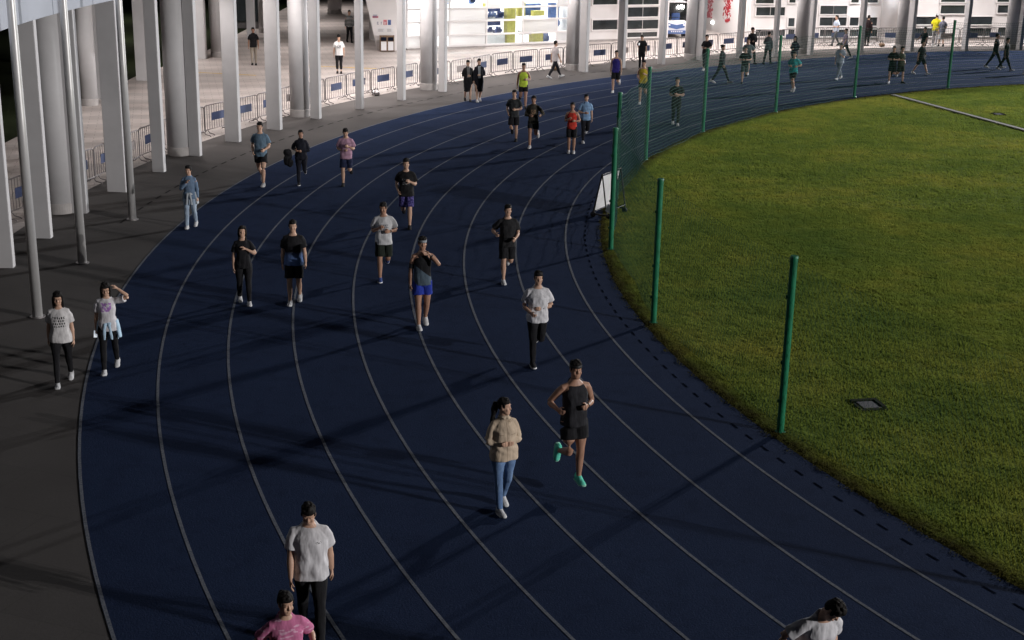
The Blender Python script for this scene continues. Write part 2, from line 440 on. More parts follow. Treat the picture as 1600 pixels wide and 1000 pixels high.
# drain strip across the field and two inspection covers
P, Q = at(1395, 150), at(1640, 216); d = (Q - P).normalized(); n = Vector((-d.y, d.x, 0))
bm = bmesh.new(); rot = Matrix((d, n, Vector((0, 0, 1)))).transposed()
box(bm, (P+Q)/2 + Vector((0, 0, .03)) - n*.0, ((Q-P).length, .22, .09), rot)
box(bm, (P+Q)/2 + Vector((0, 0, .02)) + n*.20, ((Q-P).length, .14, .05), rot, 1)  # dark strip drawn as the shadow along the stone
tag(obj('drain_strip', bm, [M['kerbstone'], M['slot_shadow']], bevel=.006), 'pale stone drain strip running across the far grass', 'drain')
for (px, py, s, lab) in ((1357, 636, .34, 'square grey inspection cover sunk in the grass beside the nearest fence post'), (1560, 180, .30, 'small dark inspection cover in the grass beyond the stone strip')):
    p = at(px, py); e = empty('inspection_cover', (p.x, p.y, 0), R_(12), lab, 'manhole cover')
    bm = bmesh.new(); box(bm, (0, 0, .028), (s, s, .05)); tagc = obj('lid', bm, M['manhole'], e, bevel=.008)
    bm = bmesh.new()
    for sx, sy, lx, ly in ((0, 1, s+.14, .07), (0, -1, s+.14, .07), (1, 0, .07, s), (-1, 0, .07, s)):
        box(bm, (sx*(s/2+.037), sy*(s/2+.037), .022), (lx, ly, .045 if not (sx == 1 or sy == 1) else .09))
    obj('rim', bm, M['soil'], e)

# ------------------------------------------------------------------ fence around the field
fence = empty('fence', pol(34.45, 180), 0, 'tall green post and net fence curving round the grass', 'fence')
inv = Matrix.Translation(-fence.location)
def fence_r(t): return 34.42 if t > 165 else (34.6 if t > 135 else 34.88)
POSTS = [209.8, 199.8, 189.8, 180, 170.2, 160.4, 150.4, 140.3, 130.2, 120.2, 110.2, 100.2]
PH = 2.93
for t in POSTS:
    p = pol(fence_r(t), t) - fence.location; bm = bmesh.new()
    tube(bm, [p, p + Vector((0, 0, PH))], .060, 16)
    tube(bm, [p + Vector((0, 0, PH)), p + Vector((0, 0, PH+.035))], [.071, .058], 16)
    tube(bm, [p + Vector((0, 0, PH-.06)), p + Vector((0, 0, PH-.03))], .066, 16)
    tube(bm, [p, p + Vector((0, 0, .03))], [.10, .08], 14)
    for zz in (.55, 1.2, 2.3): box(bm, p + Vector((-.058, 0, zz)), (.05, .04, .05))
    obj('post', bm, M['post'], fence, smooth=False)
for a, b in zip(POSTS, POSTS[1:]):
    A = pol(fence_r(a)-.05, a) - fence.location; B = pol(fence_r(b)-.05, b) - fence.location
    L = (B - A).length; d = (B - A)/L; nrm = Vector((-d.y, d.x, 0)); bm = bmesh.new()
    far = a < 182
    def npt(u, z):
        sag = -.10*4*u*(1-u)*(z/PH)**2
        return A + d*(u*L) + nrm*(.04*math.sin(u*9+z*2)*4*u*(1-u)) + Vector((0, 0, z + sag + .02*math.sin(u*17+z*3)))
    nz = 26; nu = 26; th = .0040 if far else (.0046 if a < 192 else .0034)
    for i in (range(nz+1) if far else (0, nz)):
        z = .06 + (PH-.12)*i/nz; thick = ((.006 if far else .0026) if i in (0, nz) else th*(1.35 if far else 1))
        tube(bm, [npt(u, z) for u in np.linspace(0, 1, 13)], thick, 3, cap=False)
    nd_ = int(L/.115)                        # diamond cords, crossing
    for i in range(-14, nd_+1):
        for s in (1, -1):
            pts = []
            for z in np.linspace(.06, PH-.06, 9):
                k = i*.115 + (z if s > 0 else (PH - z))*.5
                if 0 <= k <= L: pts.append(npt(k/L, z))
            if len(pts) > 1: tube(bm, pts, th*.55, 3, cap=False)
    obj('net_panel', bm, M['net'], fence)
p = at(985, 362, .55); q = pol(34.45, 178.6, .82)
bm = bmesh.new(); box(bm, (0, 0, 0), (.16, .008, .2), Matrix.Rotation(.35, 3, 'Y'))
o = obj('paper_notice', bm, M['board'], bevel=.002); o.location = q; o.rotation_euler = (0, 0, R_(-35)); tag(o, 'small white paper notice tied low on the green net', 'notice')
# mobile sign board beside the fence
P0 = at(931, 341); P1 = at(960, 329); dv = (P1 - P0); SL_ = dv.length; ang = math.atan2(dv.y, dv.x)
e = empty('sign_board', (P0+P1)/2, ang, 'white sloping display board on a black wheeled frame beside the fence', 'sign')
bm = bmesh.new(); ll = SL_/2; tl_ = .17                      # local x along the board, -y (away from the track) is the lean
box(bm, (0, -.02, .66), (SL_-.04, .025, .92), Matrix.Rotation(math.atan(.18), 3, 'X')); obj('board', bm, M['board'], e, bevel=.005)
bm = bmesh.new()
for x in (-ll, ll):
    tube(bm, [(x, .10, .10), (x, -.14, 1.20)], .02, 8); tube(bm, [(x, -.32, .10), (x, -.14, 1.20)], .02, 8); tube(bm, [(x, .14, .11), (x, -.36, .11)], .022, 8)
for y, z in ((-.14, 1.18), (.075, .18), (-.30, .2)): tube(bm, [(-ll, y, z), (ll, y, z)], .018, 8)
obj('frame', bm, M['black'], e)
for x in (-ll+.08, ll-.08):
    for y in (.12, -.34):
        bm = bmesh.new(); tube(bm, [(x-.025, y, .075), (x+.025, y, .075)], .075, 16); obj('wheel', bm, M['rubber'], e)

# ------------------------------------------------------------------ pillars, fascia, flagpoles
ORD = 'first second third fourth fifth sixth seventh eighth ninth tenth eleventh twelfth thirteenth fourteenth fifteenth sixteenth seventeenth eighteenth nineteenth twentieth twenty-first twenty-second twenty-third twenty-fourth twenty-fifth twenty-sixth twenty-seventh twenty-eighth twenty-ninth thirtieth thirty-first thirty-second thirty-third thirty-fourth thirty-fifth thirty-sixth thirty-seventh thirty-eighth thirty-ninth fortieth'.split()
ZC = 5.25
SL = [(-3, 30, 417), (55, 88, 371), (108, 144, 332), (172, 205, 299), (242, 264, 268), (299, 320, 243), (355, 381, 221), (420, 445, 202), (488, 506, 185), (558, 572, 170), (623, 637, 156), (687, 701, 143),
      (906, 921, 112), (965, 979, 106), (1029, 1041, 100), (1088, 1102, 94), (1151, 1161, 91), (1207, 1216, 89), (1262, 1272, 86), (1340, 1350, 82), (1416, 1428, 80), (1503, 1513, 79), (1586, 1598, 78)]
for i, (xa, xb, y) in enumerate(SL):
    A, B = at(xa, y), at(xb, y); c = (A + B)/2; wpx = (B - A).length
    t = theta(c); rad = Vector((math.cos(R_(t)), math.sin(R_(t)), 0)); tan = Vector((-rad.y, rad.x, 0))
    pv = Vector((c.y, -c.x, 0)).normalized(); tk = .20
    dep = min(.56, max(.22, (wpx - abs(tan.dot(pv))*tk)/max(.3, abs(rad.dot(pv)))))
    c = c + rad*.08
    bm = bmesh.new(); box(bm, (0, 0, ZC/2 - .01), (dep, tk, ZC + .02))
    o = obj('flat_pillar', bm, M['col'], bevel=.012); o.location = c; o.rotation_euler = (0, 0, R_(t))
    tag(o, f'flat white pillar, {ORD[i]} from the left in the row of flat pillars along the track', 'pillar', 'flat pillars along the plaza edge')
RD = [(80, 110, 334), (263, 298, 244), (452, 486, 183), (656, 684, 141), (884, 907, 110), (1070, 1090, 93), (1241, 1261, 84), (1398, 1418, 78), (1568, 1588, 77)]
def round_pillar(c, r, lab, grp, band=True):
    e = empty('round_pillar', c, 0, lab, 'pillar', grp)
    bm = bmesh.new(); tube(bm, [(0, 0, -.02), (0, 0, ZC)], r, 40); obj('shaft', bm, M['col'], e, smooth=False)
    e.children[0].data.polygons.foreach_set('use_smooth', [len(p.vertices) == 4 for p in e.children[0].data.polygons])
    bm = bmesh.new(); tube(bm, [(0, 0, -.01), (0, 0, .26), (0, 0, .275)], [r+.012, r+.012, r], 40); obj('base_band', bm, M['colbase'], e)
for i, (xa, xb, y) in enumerate(RD):
    A, B = at(xa, y), at(xb, y); c = (A+B)/2; c = c + Vector((c.x, c.y, 0)).normalized()*.3
    round_pillar(c, .36 if i else .40, f'round white pillar with grey base band, {ORD[i]} from the left along the plaza edge', 'round pillars along the plaza edge')
for (xa, xb, y, lab) in ((121, 150, 166, 'bright lit round pillar standing inside the plaza at the far left'), (328, 350, 90, 'round pillar inside the plaza behind the barriers, left of the man in black polo'), (511, 533, 22, 'round pillar far back in the plaza near the dark rear wall'), (403, 416, 52, 'round pillar far back behind the man in beige trousers')):
    A, B = at(xa, y), at(xb, y); c = (A+B)/2 + Vector((0, .3, 0)); round_pillar(c, (B-A).length/2, lab, 'round pillars inside the plaza')
for (xa, xb, y, lab) in ((150, 160, 155, 'thin flat pillar just right of the lit inner round pillar'), (213, 233, 126, 'flat pillar at the dark lawn edge of the plaza'), (306, 322, 92, 'flat pillar beside the inner round pillar behind the barriers'), (386, 398, 60, 'flat pillar far behind the man in black polo')):
    A, B = at(xa, y), at(xb, y); c = (A+B)/2
    bm = bmesh.new(); box(bm, (0, .15, ZC/2), ((B-A).length, .4, ZC)); o = obj('flat_pillar', bm, M['col'], bevel=.012); o.location = c
    tag(o, lab, 'pillar', 'flat pillars inside the plaza')
# fascia beam and soffit of the building carried by the pillars
bld = empty('arcade_building', pol(48.5, 150), 0, 'pale overhanging building front carried on the row of pillars', 'building')
def arc_box(bm, r0, r1, z0, z1, a0, a1, step=1.0):
    n = int((a1-a0)/step); prev = None; L = bld.location
    for i in range(n+1):
        t = a0 + i*(a1-a0)/n
        cur = [bm.verts.new(pol(r, t, z) - L) for r, z in ((r0, z0), (r1, z0), (r1, z1), (r0, z1))]
        if prev:
            for k in range(4): bm.faces.new((prev[k], prev[(k+1) % 4], cur[(k+1) % 4], cur[k]))
        else: bm.faces.new(cur)
        prev = cur
    bm.faces.new(prev[::-1]); bmesh.ops.recalc_face_normals(bm, faces=bm.faces[:])
k = 0
for a in np.arange(92, 204, 3.35):
    bm = bmesh.new(); arc_box(bm, 47.70, 47.78, ZC, 9.2, a + .02, a + 3.33); obj('fascia_panel', bm, M['fascia'], bld)
bm = bmesh.new(); arc_box(bm, 47.80, 49.2, ZC + .05, 9.15, 92, 204); obj('beam', bm, M['white'], bld)
bm = bmesh.new(); arc_box(bm, 49.22, 74, ZC + .12, 5.8, 92, 172); obj('soffit', bm, M['white'], bld)
# flagpoles
for (px, py, lab) in ((65, 495, 'nearest tall steel flagpole, at the left edge of the pavement'), (135, 411, 'middle one of three tall steel flagpoles on the pavement'), (213, 343, 'farthest of three tall steel flagpoles, beside the wide flat pillar')):
    p = at(px-6, py); e = empty('flagpole', p, 0, lab, 'flagpole', 'flagpoles in front of the pillars')
    bm = bmesh.new(); tube(bm, [(0, 0, 0), (0, 0, 4), (0, 0, 8), (0, 0, 12)], [.10, .088, .076, .064], 28)
    o = obj('pole', bm, M['steel'], e); o.data.polygons.foreach_set('use_smooth', [len(q.vertices) == 4 for q in o.data.polygons])
    bm = bmesh.new(); tube(bm, [(0, 0, .002), (0, 0, .02)], .15, 24); obj('base_flange', bm, M['steel2'], e)
    bm = bmesh.new(); ellipsoid(bm, (0, 0, 12.08), (.11, .11, .11)); obj('finial', bm, M['steel'], e, smooth=True)

# ------------------------------------------------------------------ crowd barriers
def make_barrier(W=1.5, H=1.0, plate='plate'):
    root = empty('crowd_barrier', (0, 0, -50)); bm = bmesh.new(); r = .02
    tube(bm, [(-W/2, 0, .17), (-W/2, 0, H-.1), (-W/2+.03, 0, H-.03), (-W/2+.1, 0, H), (W/2-.1, 0, H), (W/2-.03, 0, H-.03), (W/2, 0, H-.1), (W/2, 0, .17)], r, 8)
    tube(bm, [(-W/2, 0, .18), (W/2, 0, .18)], r*.8, 8)
    for k in range(1, 11):
        x = -W/2 + W*k/11; tube(bm, [(x, 0, .18), (x, 0, H)], .009, 6, cap=False)
    obj('frame', bm, M['bars'], root)
    bm = bmesh.new(); box(bm, (0, -.018, .60), (.78, .012, .27)); obj('sign_plate', bm, M[plate], root, bevel=.003)
    for s in (-1, 1):
        bm = bmesh.new(); x = s*(W/2-.12)
        tube(bm, [(x, -.30, 0.015), (x, -.27, .05), (x, -.1, .08), (x, 0, .19), (x, .1, .08), (x, .27, .05), (x, .30, .015)], .017, 8)
        obj('foot', bm, M['bars'], root)
    return root
barA = make_barrier(); barB = make_barrier(plate='plate2')
BL = [(-40, 372), (12, 345), (52, 328), (100, 305), (150, 285), (200, 262), (248, 240), (282, 226), (327, 210), (394, 194), (450, 178), (500, 166), (538, 156), (590, 146), (622, 141), (656, 135), (704, 132), (762, 121), (797, 115), (832, 112), (881, 107), (932, 102), (975, 98), (1022, 93), (1065, 89), (1103, 85), (1139, 82), (1172, 79), (1201, 77), (1240, 74), (1285, 72), (1330, 71.5), (1376, 71.5), (1425, 73), (1480, 73), (1530, 72), (1580, 70.5), (1640, 70)]
pts = [at(x, y) for x, y in BL]
seg = [0.0]
for a, b in zip(pts, pts[1:]): seg.append(seg[-1] + (b-a).length)
def along(s):
    for i in range(len(pts)-1):
        if s <= seg[i+1]:
            return pts[i].lerp(pts[i+1], (s-seg[i])/(seg[i+1]-seg[i]))
    return pts[-1]
s = .3; i = 0; first = {}
while s + 1.55 < seg[-1]:
    a, b = along(s), along(s+1.55); mid = (a+b)/2; rz = math.atan2((b-a).y, (b-a).x) + random.uniform(-.05, .05)
    key = 'B' if i % 7 == 5 else 'A'; src = barB if key == 'B' else barA
    o = src if key not in first else copy_tree(src); first[key] = 1
    o.location = (mid.x, mid.y, .005); o.rotation_euler = (0, 0, rz)
    c = 'grey' if key == 'B' else 'dark blue'
    word = ORD[i] if i < len(ORD) else 'last'
    tag(o, f'steel crowd barrier with {c} plate, {word} from the left along the plaza edge', 'barrier', 'crowd barriers along the plaza edge')
    s += 1.60; i += 1
NBAR = i
# ------------------------------------------------------------------ buildings behind the plaza
class Face:                                      # a vertical wall plane P->Q; local (u, z, out)
    def __init__(s, P, Q):
        s.P = Vector((P.x, P.y, 0)); s.u = (Q - P); s.u.z = 0; s.L = s.u.length; s.u.normalize()
        s.n = Vector((s.u.y, -s.u.x, 0))
        if s.n.dot(-s.P) < 0: s.n = -s.n
        s.rot = Matrix((s.u, s.n, Vector((0, 0, 1)))).transposed()
    def px(s, x, y):
        q = on_plane(x, y, s.P, s.n); return (q - s.P).dot(s.u), q.z
    def rect(s, x0, y0, x1, y1):
        a = s.px((x0+x1)/2, y0)[1]; b = s.px((x0+x1)/2, y1)[1]; ym = (y0+y1)/2
        return s.px(x0, ym)[0], s.px(x1, ym)[0], min(a, b), max(a, b)
    def box(s, bm, u0, u1, z0, z1, o0, o1, base=Vector((0, 0, 0)), mi=0):
        return box(bm, s.P - base + s.u*((u0+u1)/2) + s.n*((o0+o1)/2) + Vector((0, 0, (z0+z1)/2)), (abs(u1-u0), abs(o1-o0), abs(z1-z0)), s.rot, mi)
def facade(name, f, rects, label, H=6.2, depth=4, seams=True):
    e = empty(name, f.P, 0, label, 'building'); B = f.P
    bm = bmesh.new(); f.box(bm, 0, f.L, 0, H, -depth, 0, B); obj('wall', bm, M['facade'], e)
    bm = bmesh.new(); f.box(bm, .003, f.L-.003, 0, .12, .002, .06, B); obj('plinth', bm, M['colbase'], e)
    zs = sorted({round(r[2], 1) for r in rects} | {round(r[3], 1) for r in rects})
    for (u0, u1, z0, z1) in rects:
        u0 = max(.05, u0); u1 = min(f.L-.05, u1)
        if u1 - u0 < .1: continue
        bm = bmesh.new(); z0 = max(.2, z0); t = .06
        f.box(bm, u0-t, u1+t, z1, z1+t, .001, .10, B); f.box(bm, u0-t, u1+t, z0-t, z0, .001, .12, B)
        f.box(bm, u0-t, u0, z0, z1, .001, .09, B); f.box(bm, u1, u1+t, z0, z1, .001, .09, B)
        wnd = obj('window', bm, M['facade'], e)
        bm = bmesh.new(); f.box(bm, u0, u1, z0, z1, .001, .015, B); obj('pane', bm, M['glassdark'], wnd)
        bm = bmesh.new(); n = max(1, int((u1-u0)/.8))
        for k in range(1, n): f.box(bm, u0+(u1-u0)*k/n-.015, u0+(u1-u0)*k/n+.015, z0, z1, .016, .03, B)
        if n > 1: obj('mullion', bm, M['steel2'], wnd)
        else: bm.free()
    return e
# facade with long dark window strips in the middle
f1 = Face(at(905, 66), at(1043, 62))
facade('slatted_building', f1, [f1.rect(*r) for r in ((926, -12, 964, 7), (925, 31, 964, 46), (980, -12, 1029, 7), (980, 11, 1028, 26), (979, 31, 1028, 45), (979, 50, 1026, 62))],
       'white building with long dark window strips between the glass shop and the shuttle cart')
f2 = Face(at(1170, 62), at(1374, 62))
facade('office_building', f2, [f2.rect(*r) for r in ((1181, -14, 1209, 5), (1181, 11, 1226, 24), (1231, 28, 1241, 41), (1233, -12, 1243, 4), (1180, 46, 1226, 58), (1231, 46, 1241, 58), (1281, 9, 1323, 22), (1280, 27, 1322, 40), (1327, 27, 1341, 40), (1351, 27, 1370, 40), (1280, 46, 1322, 58), (1327, 46, 1370, 58), (1330, -14, 1342, 4), (1353, -14, 1372, 4))],
       'white building with rows of dark windows left of the pale blue lit pillar')
f3 = Face(at(1404, 62), at(1650, 61))
facade('long_building', f3, [f3.rect(*r) for r in ((1470, -12, 1508, 3), (1469, 8, 1507, 21), (1430, 26, 1466, 38), (1428, 44, 1466, 57), (1514, 26, 1550, 38), (1514, 44, 1548, 57), (1558, 8, 1600, 20), (1558, 43, 1600, 57), (1558, -12, 1600, 3))],
       'white building with dark window strips at the right end of the plaza')
c = at(1389, 66); round_pillar(c + Vector((0, .4, 0)), .5, 'thick pale blue lit pillar between the two white buildings at right', 'round pillars inside the plaza')
area('pillar_lamp', c + Vector((-.3, -1.6, 5.0)), 40, .4, 120, (.55, .8, 1))
# glass fronted shop
f4 = Face(at(636, 78), at(893, 68)); e = empty('glass_shop', f4.P, 0, 'brightly lit glass fronted room with frosted and clear panes', 'building'); B = f4.P
xs = [636, 657, 688, 702, 760, 817, 870, 893]; us = [f4.px(x, 40)[0] for x in xs]
ys = [71, 52, 31, 11]; zs = [.12] + [f4.px(800, y)[1] for y in (52, 31, 11)]; dz = zs[2]-zs[1]
while zs[-1] < 5: zs.append(zs[-1] + dz)
bm = bmesh.new()
for i, z in enumerate(zs): f4.box(bm, -.03, f4.L, z-.045, z+.045, -.04, .05, B)
for u in us: f4.box(bm, u-.04, u+.04, .16, zs[-1]-.05, -.037, .053, B)
obj('mullions', bm, M['facade'], e)
bm = bmesh.new(); f4.box(bm, -.03, f4.L, 0, .07, -.1, .12, B); obj('plinth', bm, M['colbase'], e)
FR = {(3, 0), (3, 1), (3, 2), (4, 3), (5, 1), (6, 0), (6, 3), (1, 1), (1, 2), (0, 0), (2, 1)}
for i in range(len(us)-1):
    for j in range(len(zs)-1):
        if i >= 3 and j >= 4 and (i+j) % 2: fr = True
        else: fr = (i, j) in FR
        bm = bmesh.new(); f4.box(bm, us[i]+.042, us[i+1]-.042, zs[j]+.047, zs[j+1]-.047, -.012, .002, B)
        obj('frosted_pane' if fr else 'clear_pane', bm, M['frost'] if fr else M['glass'], e)
bm = bmesh.new()
f4.box(bm, -.03, f4.L, -.02, .05, -5, -.06, B); f4.box(bm, -.03, f4.L, 5.0, 5.1, -5, -.06, B); f4.box(bm, -.03, f4.L, .06, 4.98, -5.1, -5.0, B)
f4.box(bm, -.1, -.04, .06, 4.98, -4.99, -.06, B); f4.box(bm, f4.L+.005, f4.L+.065, .06, 4.98, -4.99, -.06, B)
obj('room_shell', bm, M['facade'], e)
for k in range(4):
    q = f4.P + f4.u*(f4.L*(k+.5)/4) - f4.n*2.2 + Vector((0, 0, 4.9)); area('shop_lamp', q, 330, 1.2, 170, (1, .98, .96))
def inside(px0, px1, z0, z1, o0, o1):
    return f4.px(px0, 40)[0], f4.px(px1, 40)[0], z0, z1, o0, o1
ITEMS = [('yellow_cabinet', 'yellowp', (799, 812, .05, 2.6, -.9, -.5), 'tall yellow cabinet behind the glass beside the frosted panes', 'cabinet'),
         ('yellow_cabinet', 'yellowp', (839, 856, .05, .9, -.9, -.5), 'low yellow cabinet behind the bottom clear pane', 'cabinet'),
         ('yellow_cabinet', 'yellowp', (764, 768, 1.4, 2.2, -.8, -.5), 'narrow yellow wall cabinet at the left of the clear panes', 'cabinet'),
         ('yellow_cabinet', 'yellowp', (818, 827, 1.5, 2.2, -.9, -.5), 'small yellow wall cabinet above the frosted middle pane', 'cabinet'),
         ('yellow_cabinet', 'yellowp', (840, 857, 1.5, 1.75, -.8, -.5), 'flat yellow box on the upper shelf behind the glass', 'cabinet'),
         ('white_counter', 'facade', (769, 797, .05, .62, -1.3, -.6), 'white counter seen through the lowest clear pane', 'counter'),
         ('blue_display', 'bluep', (829, 862, 1.45, 2.05, -1.6, -1.3), 'wide blue display panel behind the upper clear pane', 'display'),
         ('blue_display', 'bluep', (872, 886, .85, 2.1, -1.2, -.9), 'blue display panel beside the thick round pillar', 'display'),
         ('dark_shelf', 'navyp', (771, 792, 1.75, 2.1, -1.2, -.8), 'dark shelf of goods behind the upper left clear pane', 'shelf'),
         ('wall_shelf', 'steel2', (768, 795, 1.35, 1.42, -1.2, -.6), 'thin metal shelf behind the middle clear pane', 'shelf')]
ITEMS += [('dark_shelf', 'navyp', (772, 795, 1.0, 1.25, -1.4, -1.0), 'low dark shelf of goods behind the middle clear pane', 'shelf'),
          ('wall_shelf', 'steel2', (820, 838, .5, .56, -1.1, -.6), 'thin metal shelf beside the low yellow cabinet', 'shelf'),
          ('blue_display', 'bluep', (830, 866, 2.35, 2.75, -1.4, -1.2), 'wide blue display panel at the top of the glass front', 'display'),
          ('blue_display', 'bluep', (706, 712, 2.2, 2.9, -.9, -.7), 'narrow blue display panel behind the top left pane', 'display'),
          ('blue_display', 'bluep', (744, 750, 2.2, 2.9, -.9, -.7), 'second narrow blue display panel behind the top left pane', 'display')]
WHERE = ['at the left of the lowest clear pane', 'in the middle of the lowest clear pane', 'under the upper left clear pane', 'beside the tall yellow cabinet', 'behind the right clear pane', 'above the low yellow cabinet']
for q, (x0, x1, z0, z1, mt) in enumerate(((770, 777, .62, .85, 'steel2'), (783, 792, .62, .78, 'navyp'), (772, 782, 1.42, 1.62, 'facade'), (786, 794, 1.42, 1.55, 'navyp'), (858, 866, .05, .6, 'bluep'), (845, 852, .92, 1.15, 'steel2'))):
    ITEMS.append(('stacked_boxes', mt, (x0, x1, z0, z1, -1.0, -.65), 'stack of small boxes ' + WHERE[q] + ' of the glass room', 'boxes'))
for nm, mt, a, lab, cat in ITEMS:
    u0, u1, z0, z1, o0, o1 = inside(*a); c0 = f4.P + f4.u*((u0+u1)/2) + f4.n*((o0+o1)/2) + Vector((0, 0, z0)); r = tag(empty(nm, c0), lab, cat)
    bm = bmesh.new(); f4.box(bm, u0, u1, z0, z1, o0, o1, c0); obj('body', bm, M[mt], r, bevel=.01)
    if cat in ('cabinet', 'counter'):
        for s in (0, 1):
            bm = bmesh.new(); um = (u0+u1)/2; a0, a1 = (u0+.02, um-.008) if s == 0 else (um+.008, u1-.02)
            f4.box(bm, a0, a1, z0+.04, z1-.03, o1, o1+.015, c0); obj('door', bm, M[mt], r)
    else:
        bm = bmesh.new()
        for k in range(7):
            uu = u0+(u1-u0)*(k+.3+.4*random.random())/7; hh = .08+.2*random.random(); zb = z1 if cat == 'shelf' else z0+.08
            f4.box(bm, uu-.06, uu+.07, zb+.001, zb+hh, o1-.2 if cat == 'shelf' else o1+.001, o1-.05 if cat == 'shelf' else o1+.03, c0)
        obj('goods', bm, M[random.choice(['navyp', 'facade', 'bluep'])], r)
# leaning white wall with notices, and the waste bins in front
f5 = Face(at(590, 79), at(634, 79)); B = f5.P
tl = f5.px(572, 0); k_ = (tl[0] - 0)/tl[1]
e = empty('leaning_wall', B, 0, 'white leaning wall end with coloured notices left of the glass shop', 'wall')
bm = bmesh.new(); pr = []
for o in (0, -.5):
    pr.append([f5.u*u + f5.n*o + Vector((0, 0, z)) for u, z in ((0, 0), (f5.L, 0), (f5.L + k_*5.2*.55, 5.2), (k_*5.2, 5.2))])
loft(bm, pr); bmesh.ops.recalc_face_normals(bm, faces=bm.faces[:]); obj('panel', bm, M['facade'], e)
NOT = [((588, 31, 593, 39), 'facade', 'navyp'), ((594, 31, 598, 39), 'facade', 'navyp'), ((599, 31, 604.5, 39), 'pinkpaint', 'facade'), ((606, 31, 611, 39), 'bluep', 'navyp'), ((590, 43, 602, 50), 'board', 'steel2'), ((604, 43, 614.5, 50), 'board', 'steel2'), ((582, 25, 591, 28), 'pinkpaint', 'navyp')]
NL = ['white notice with dark foot, first in the upper row', 'white notice with dark foot beside the red poster', 'red poster on the leaning wall', 'blue poster at the right end of the upper row', 'long white notice, left one above the bins', 'long white notice, right one above the bins', 'short line of dark red lettering above the posters']
for (r, m1, m2), lab in zip(NOT, NL):
    u0, u1, z0, z1 = f5.rect(*r); c0 = B + f5.u*((u0+u1)/2) + Vector((0, 0, z0)) + f5.n*.004; q = empty('poster', c0, 0, lab, 'poster', 'notices on the leaning wall')
    bm = bmesh.new(); f5.box(bm, u0, u1, z0, z1, .001, .012, B*0 + c0 - f5.n*.0); obj('sheet', bm, M[m1], q)
    bm = bmesh.new()
    for k in range(3): f5.box(bm, u0+.03, u0+.03+(u1-u0-.06)*random.uniform(.5, 1), z0+.03+k*.05, z0+.055+k*.05, .013, .016, c0)
    obj('text_lines', bm, M[m2], q)
f6 = Face(at(593, 79.5), at(615, 79.5)); c0 = f6.P; e = empty('waste_bin', c0 + f6.n*.02, 0, 'twin brown waste bin with two white doors against the leaning wall', 'bin')
bm = bmesh.new(); f6.box(bm, 0, f6.L, .03, .80, .06, .46, c0); obj('cabinet', bm, M['wood'], e, bevel=.012)
for k in range(2):
    a = f6.L*(k*.5+.06); b = f6.L*(k*.5+.44)
    bm = bmesh.new(); f6.box(bm, a, b, .08, .52, .461, .475, c0); obj('door', bm, M['board'], e, bevel=.004)
    bm = bmesh.new(); f6.box(bm, a, b, .56, .74, .461, .468, c0); obj('opening', bm, M['slot_shadow'], e)
# white wall with red paintings
f7 = Face(at(1080, 41), at(1166, 61)); B = f7.P
e = empty('painted_wall', B, 0, 'slanting white wall with two red floral paintings beside the shuttle cart', 'wall')
bm = bmesh.new(); f7.box(bm, 0, f7.L, 0, 5.6, -.4, 0, B); obj('panel', bm, M['facade'], e)
for (x0, y0, x1, y1, mt, lab) in ((1104, -6, 1113, 27, 'pinkpaint', 'left, paler red'), (1131, -10, 1143, 34, 'red', 'right, deeper red')):
    u0, u1, z0, z1 = f7.rect(x0, y0, x1, y1); bm = bmesh.new()
    for k in range(95):
        uu = u0 + (u1-u0)*min(1, max(0, random.gauss(.5, .26))); zz = z0 + (z1-z0)*random.random(); s = random.uniform(.04, .16)
        M3 = f7.rot @ Matrix.Rotation(random.random()*PI, 3, 'Y'); ellipsoid(bm, f7.u*uu + Vector((0, 0, zz)) + f7.n*.003, (s, .006, s*random.uniform(.25, .6)), M3, 8)
    tag(obj('floral_painting', bm, M[mt], e), lab + ' floral painting')
u, z = f7.px(1114, 35); bm = bmesh.new(); ellipsoid(bm, f7.u*u + f7.n*.05 + Vector((0, 0, z)), (.09, .09, .09)); obj('wall_lamp', bm, M['lamp'], e, True)
f8 = Face(at(1160.5, 60), at(1168.5, 60)); bm = bmesh.new(); f8.box(bm, 0, f8.L, 0, 2.4, -.05, .04, f8.P)
e = empty('door_screen', f8.P, 0, 'narrow dark doorway beside the painted white wall', 'door'); obj('leaf', bm, M['wood'], e)
bm = bmesh.new(); f8.box(bm, f8.L+.003, f8.L+.06, 0, 2.45, -.06, .06, f8.P); f8.box(bm, -.06, -.003, 0, 2.45, -.06, .06, f8.P); obj('frame', bm, M['facade'], e)
# dark rear wall and lawn edge at the back left
bm = bmesh.new(); box(bm, (-14, 106, 3.5), (44, 1, 7)); o = obj('rear_wall', bm, M['dark']); tag(o, 'dark wall closing the far back of the plaza', 'wall')
bm = bmesh.new(); P = at(370, 62); box(bm, (P.x - 1.0, P.y+6, 1.6), (3.4, .4, 3.2)); box(bm, (P.x - 1.0, P.y+5.78, 1.7), (3.0, .03, 2.6), None, 1)
tag(obj('glazed_partition', bm, [M['dark'], M['glassdark']], bevel=.01), 'dark glazed partition far back behind the man in black polo', 'partition')

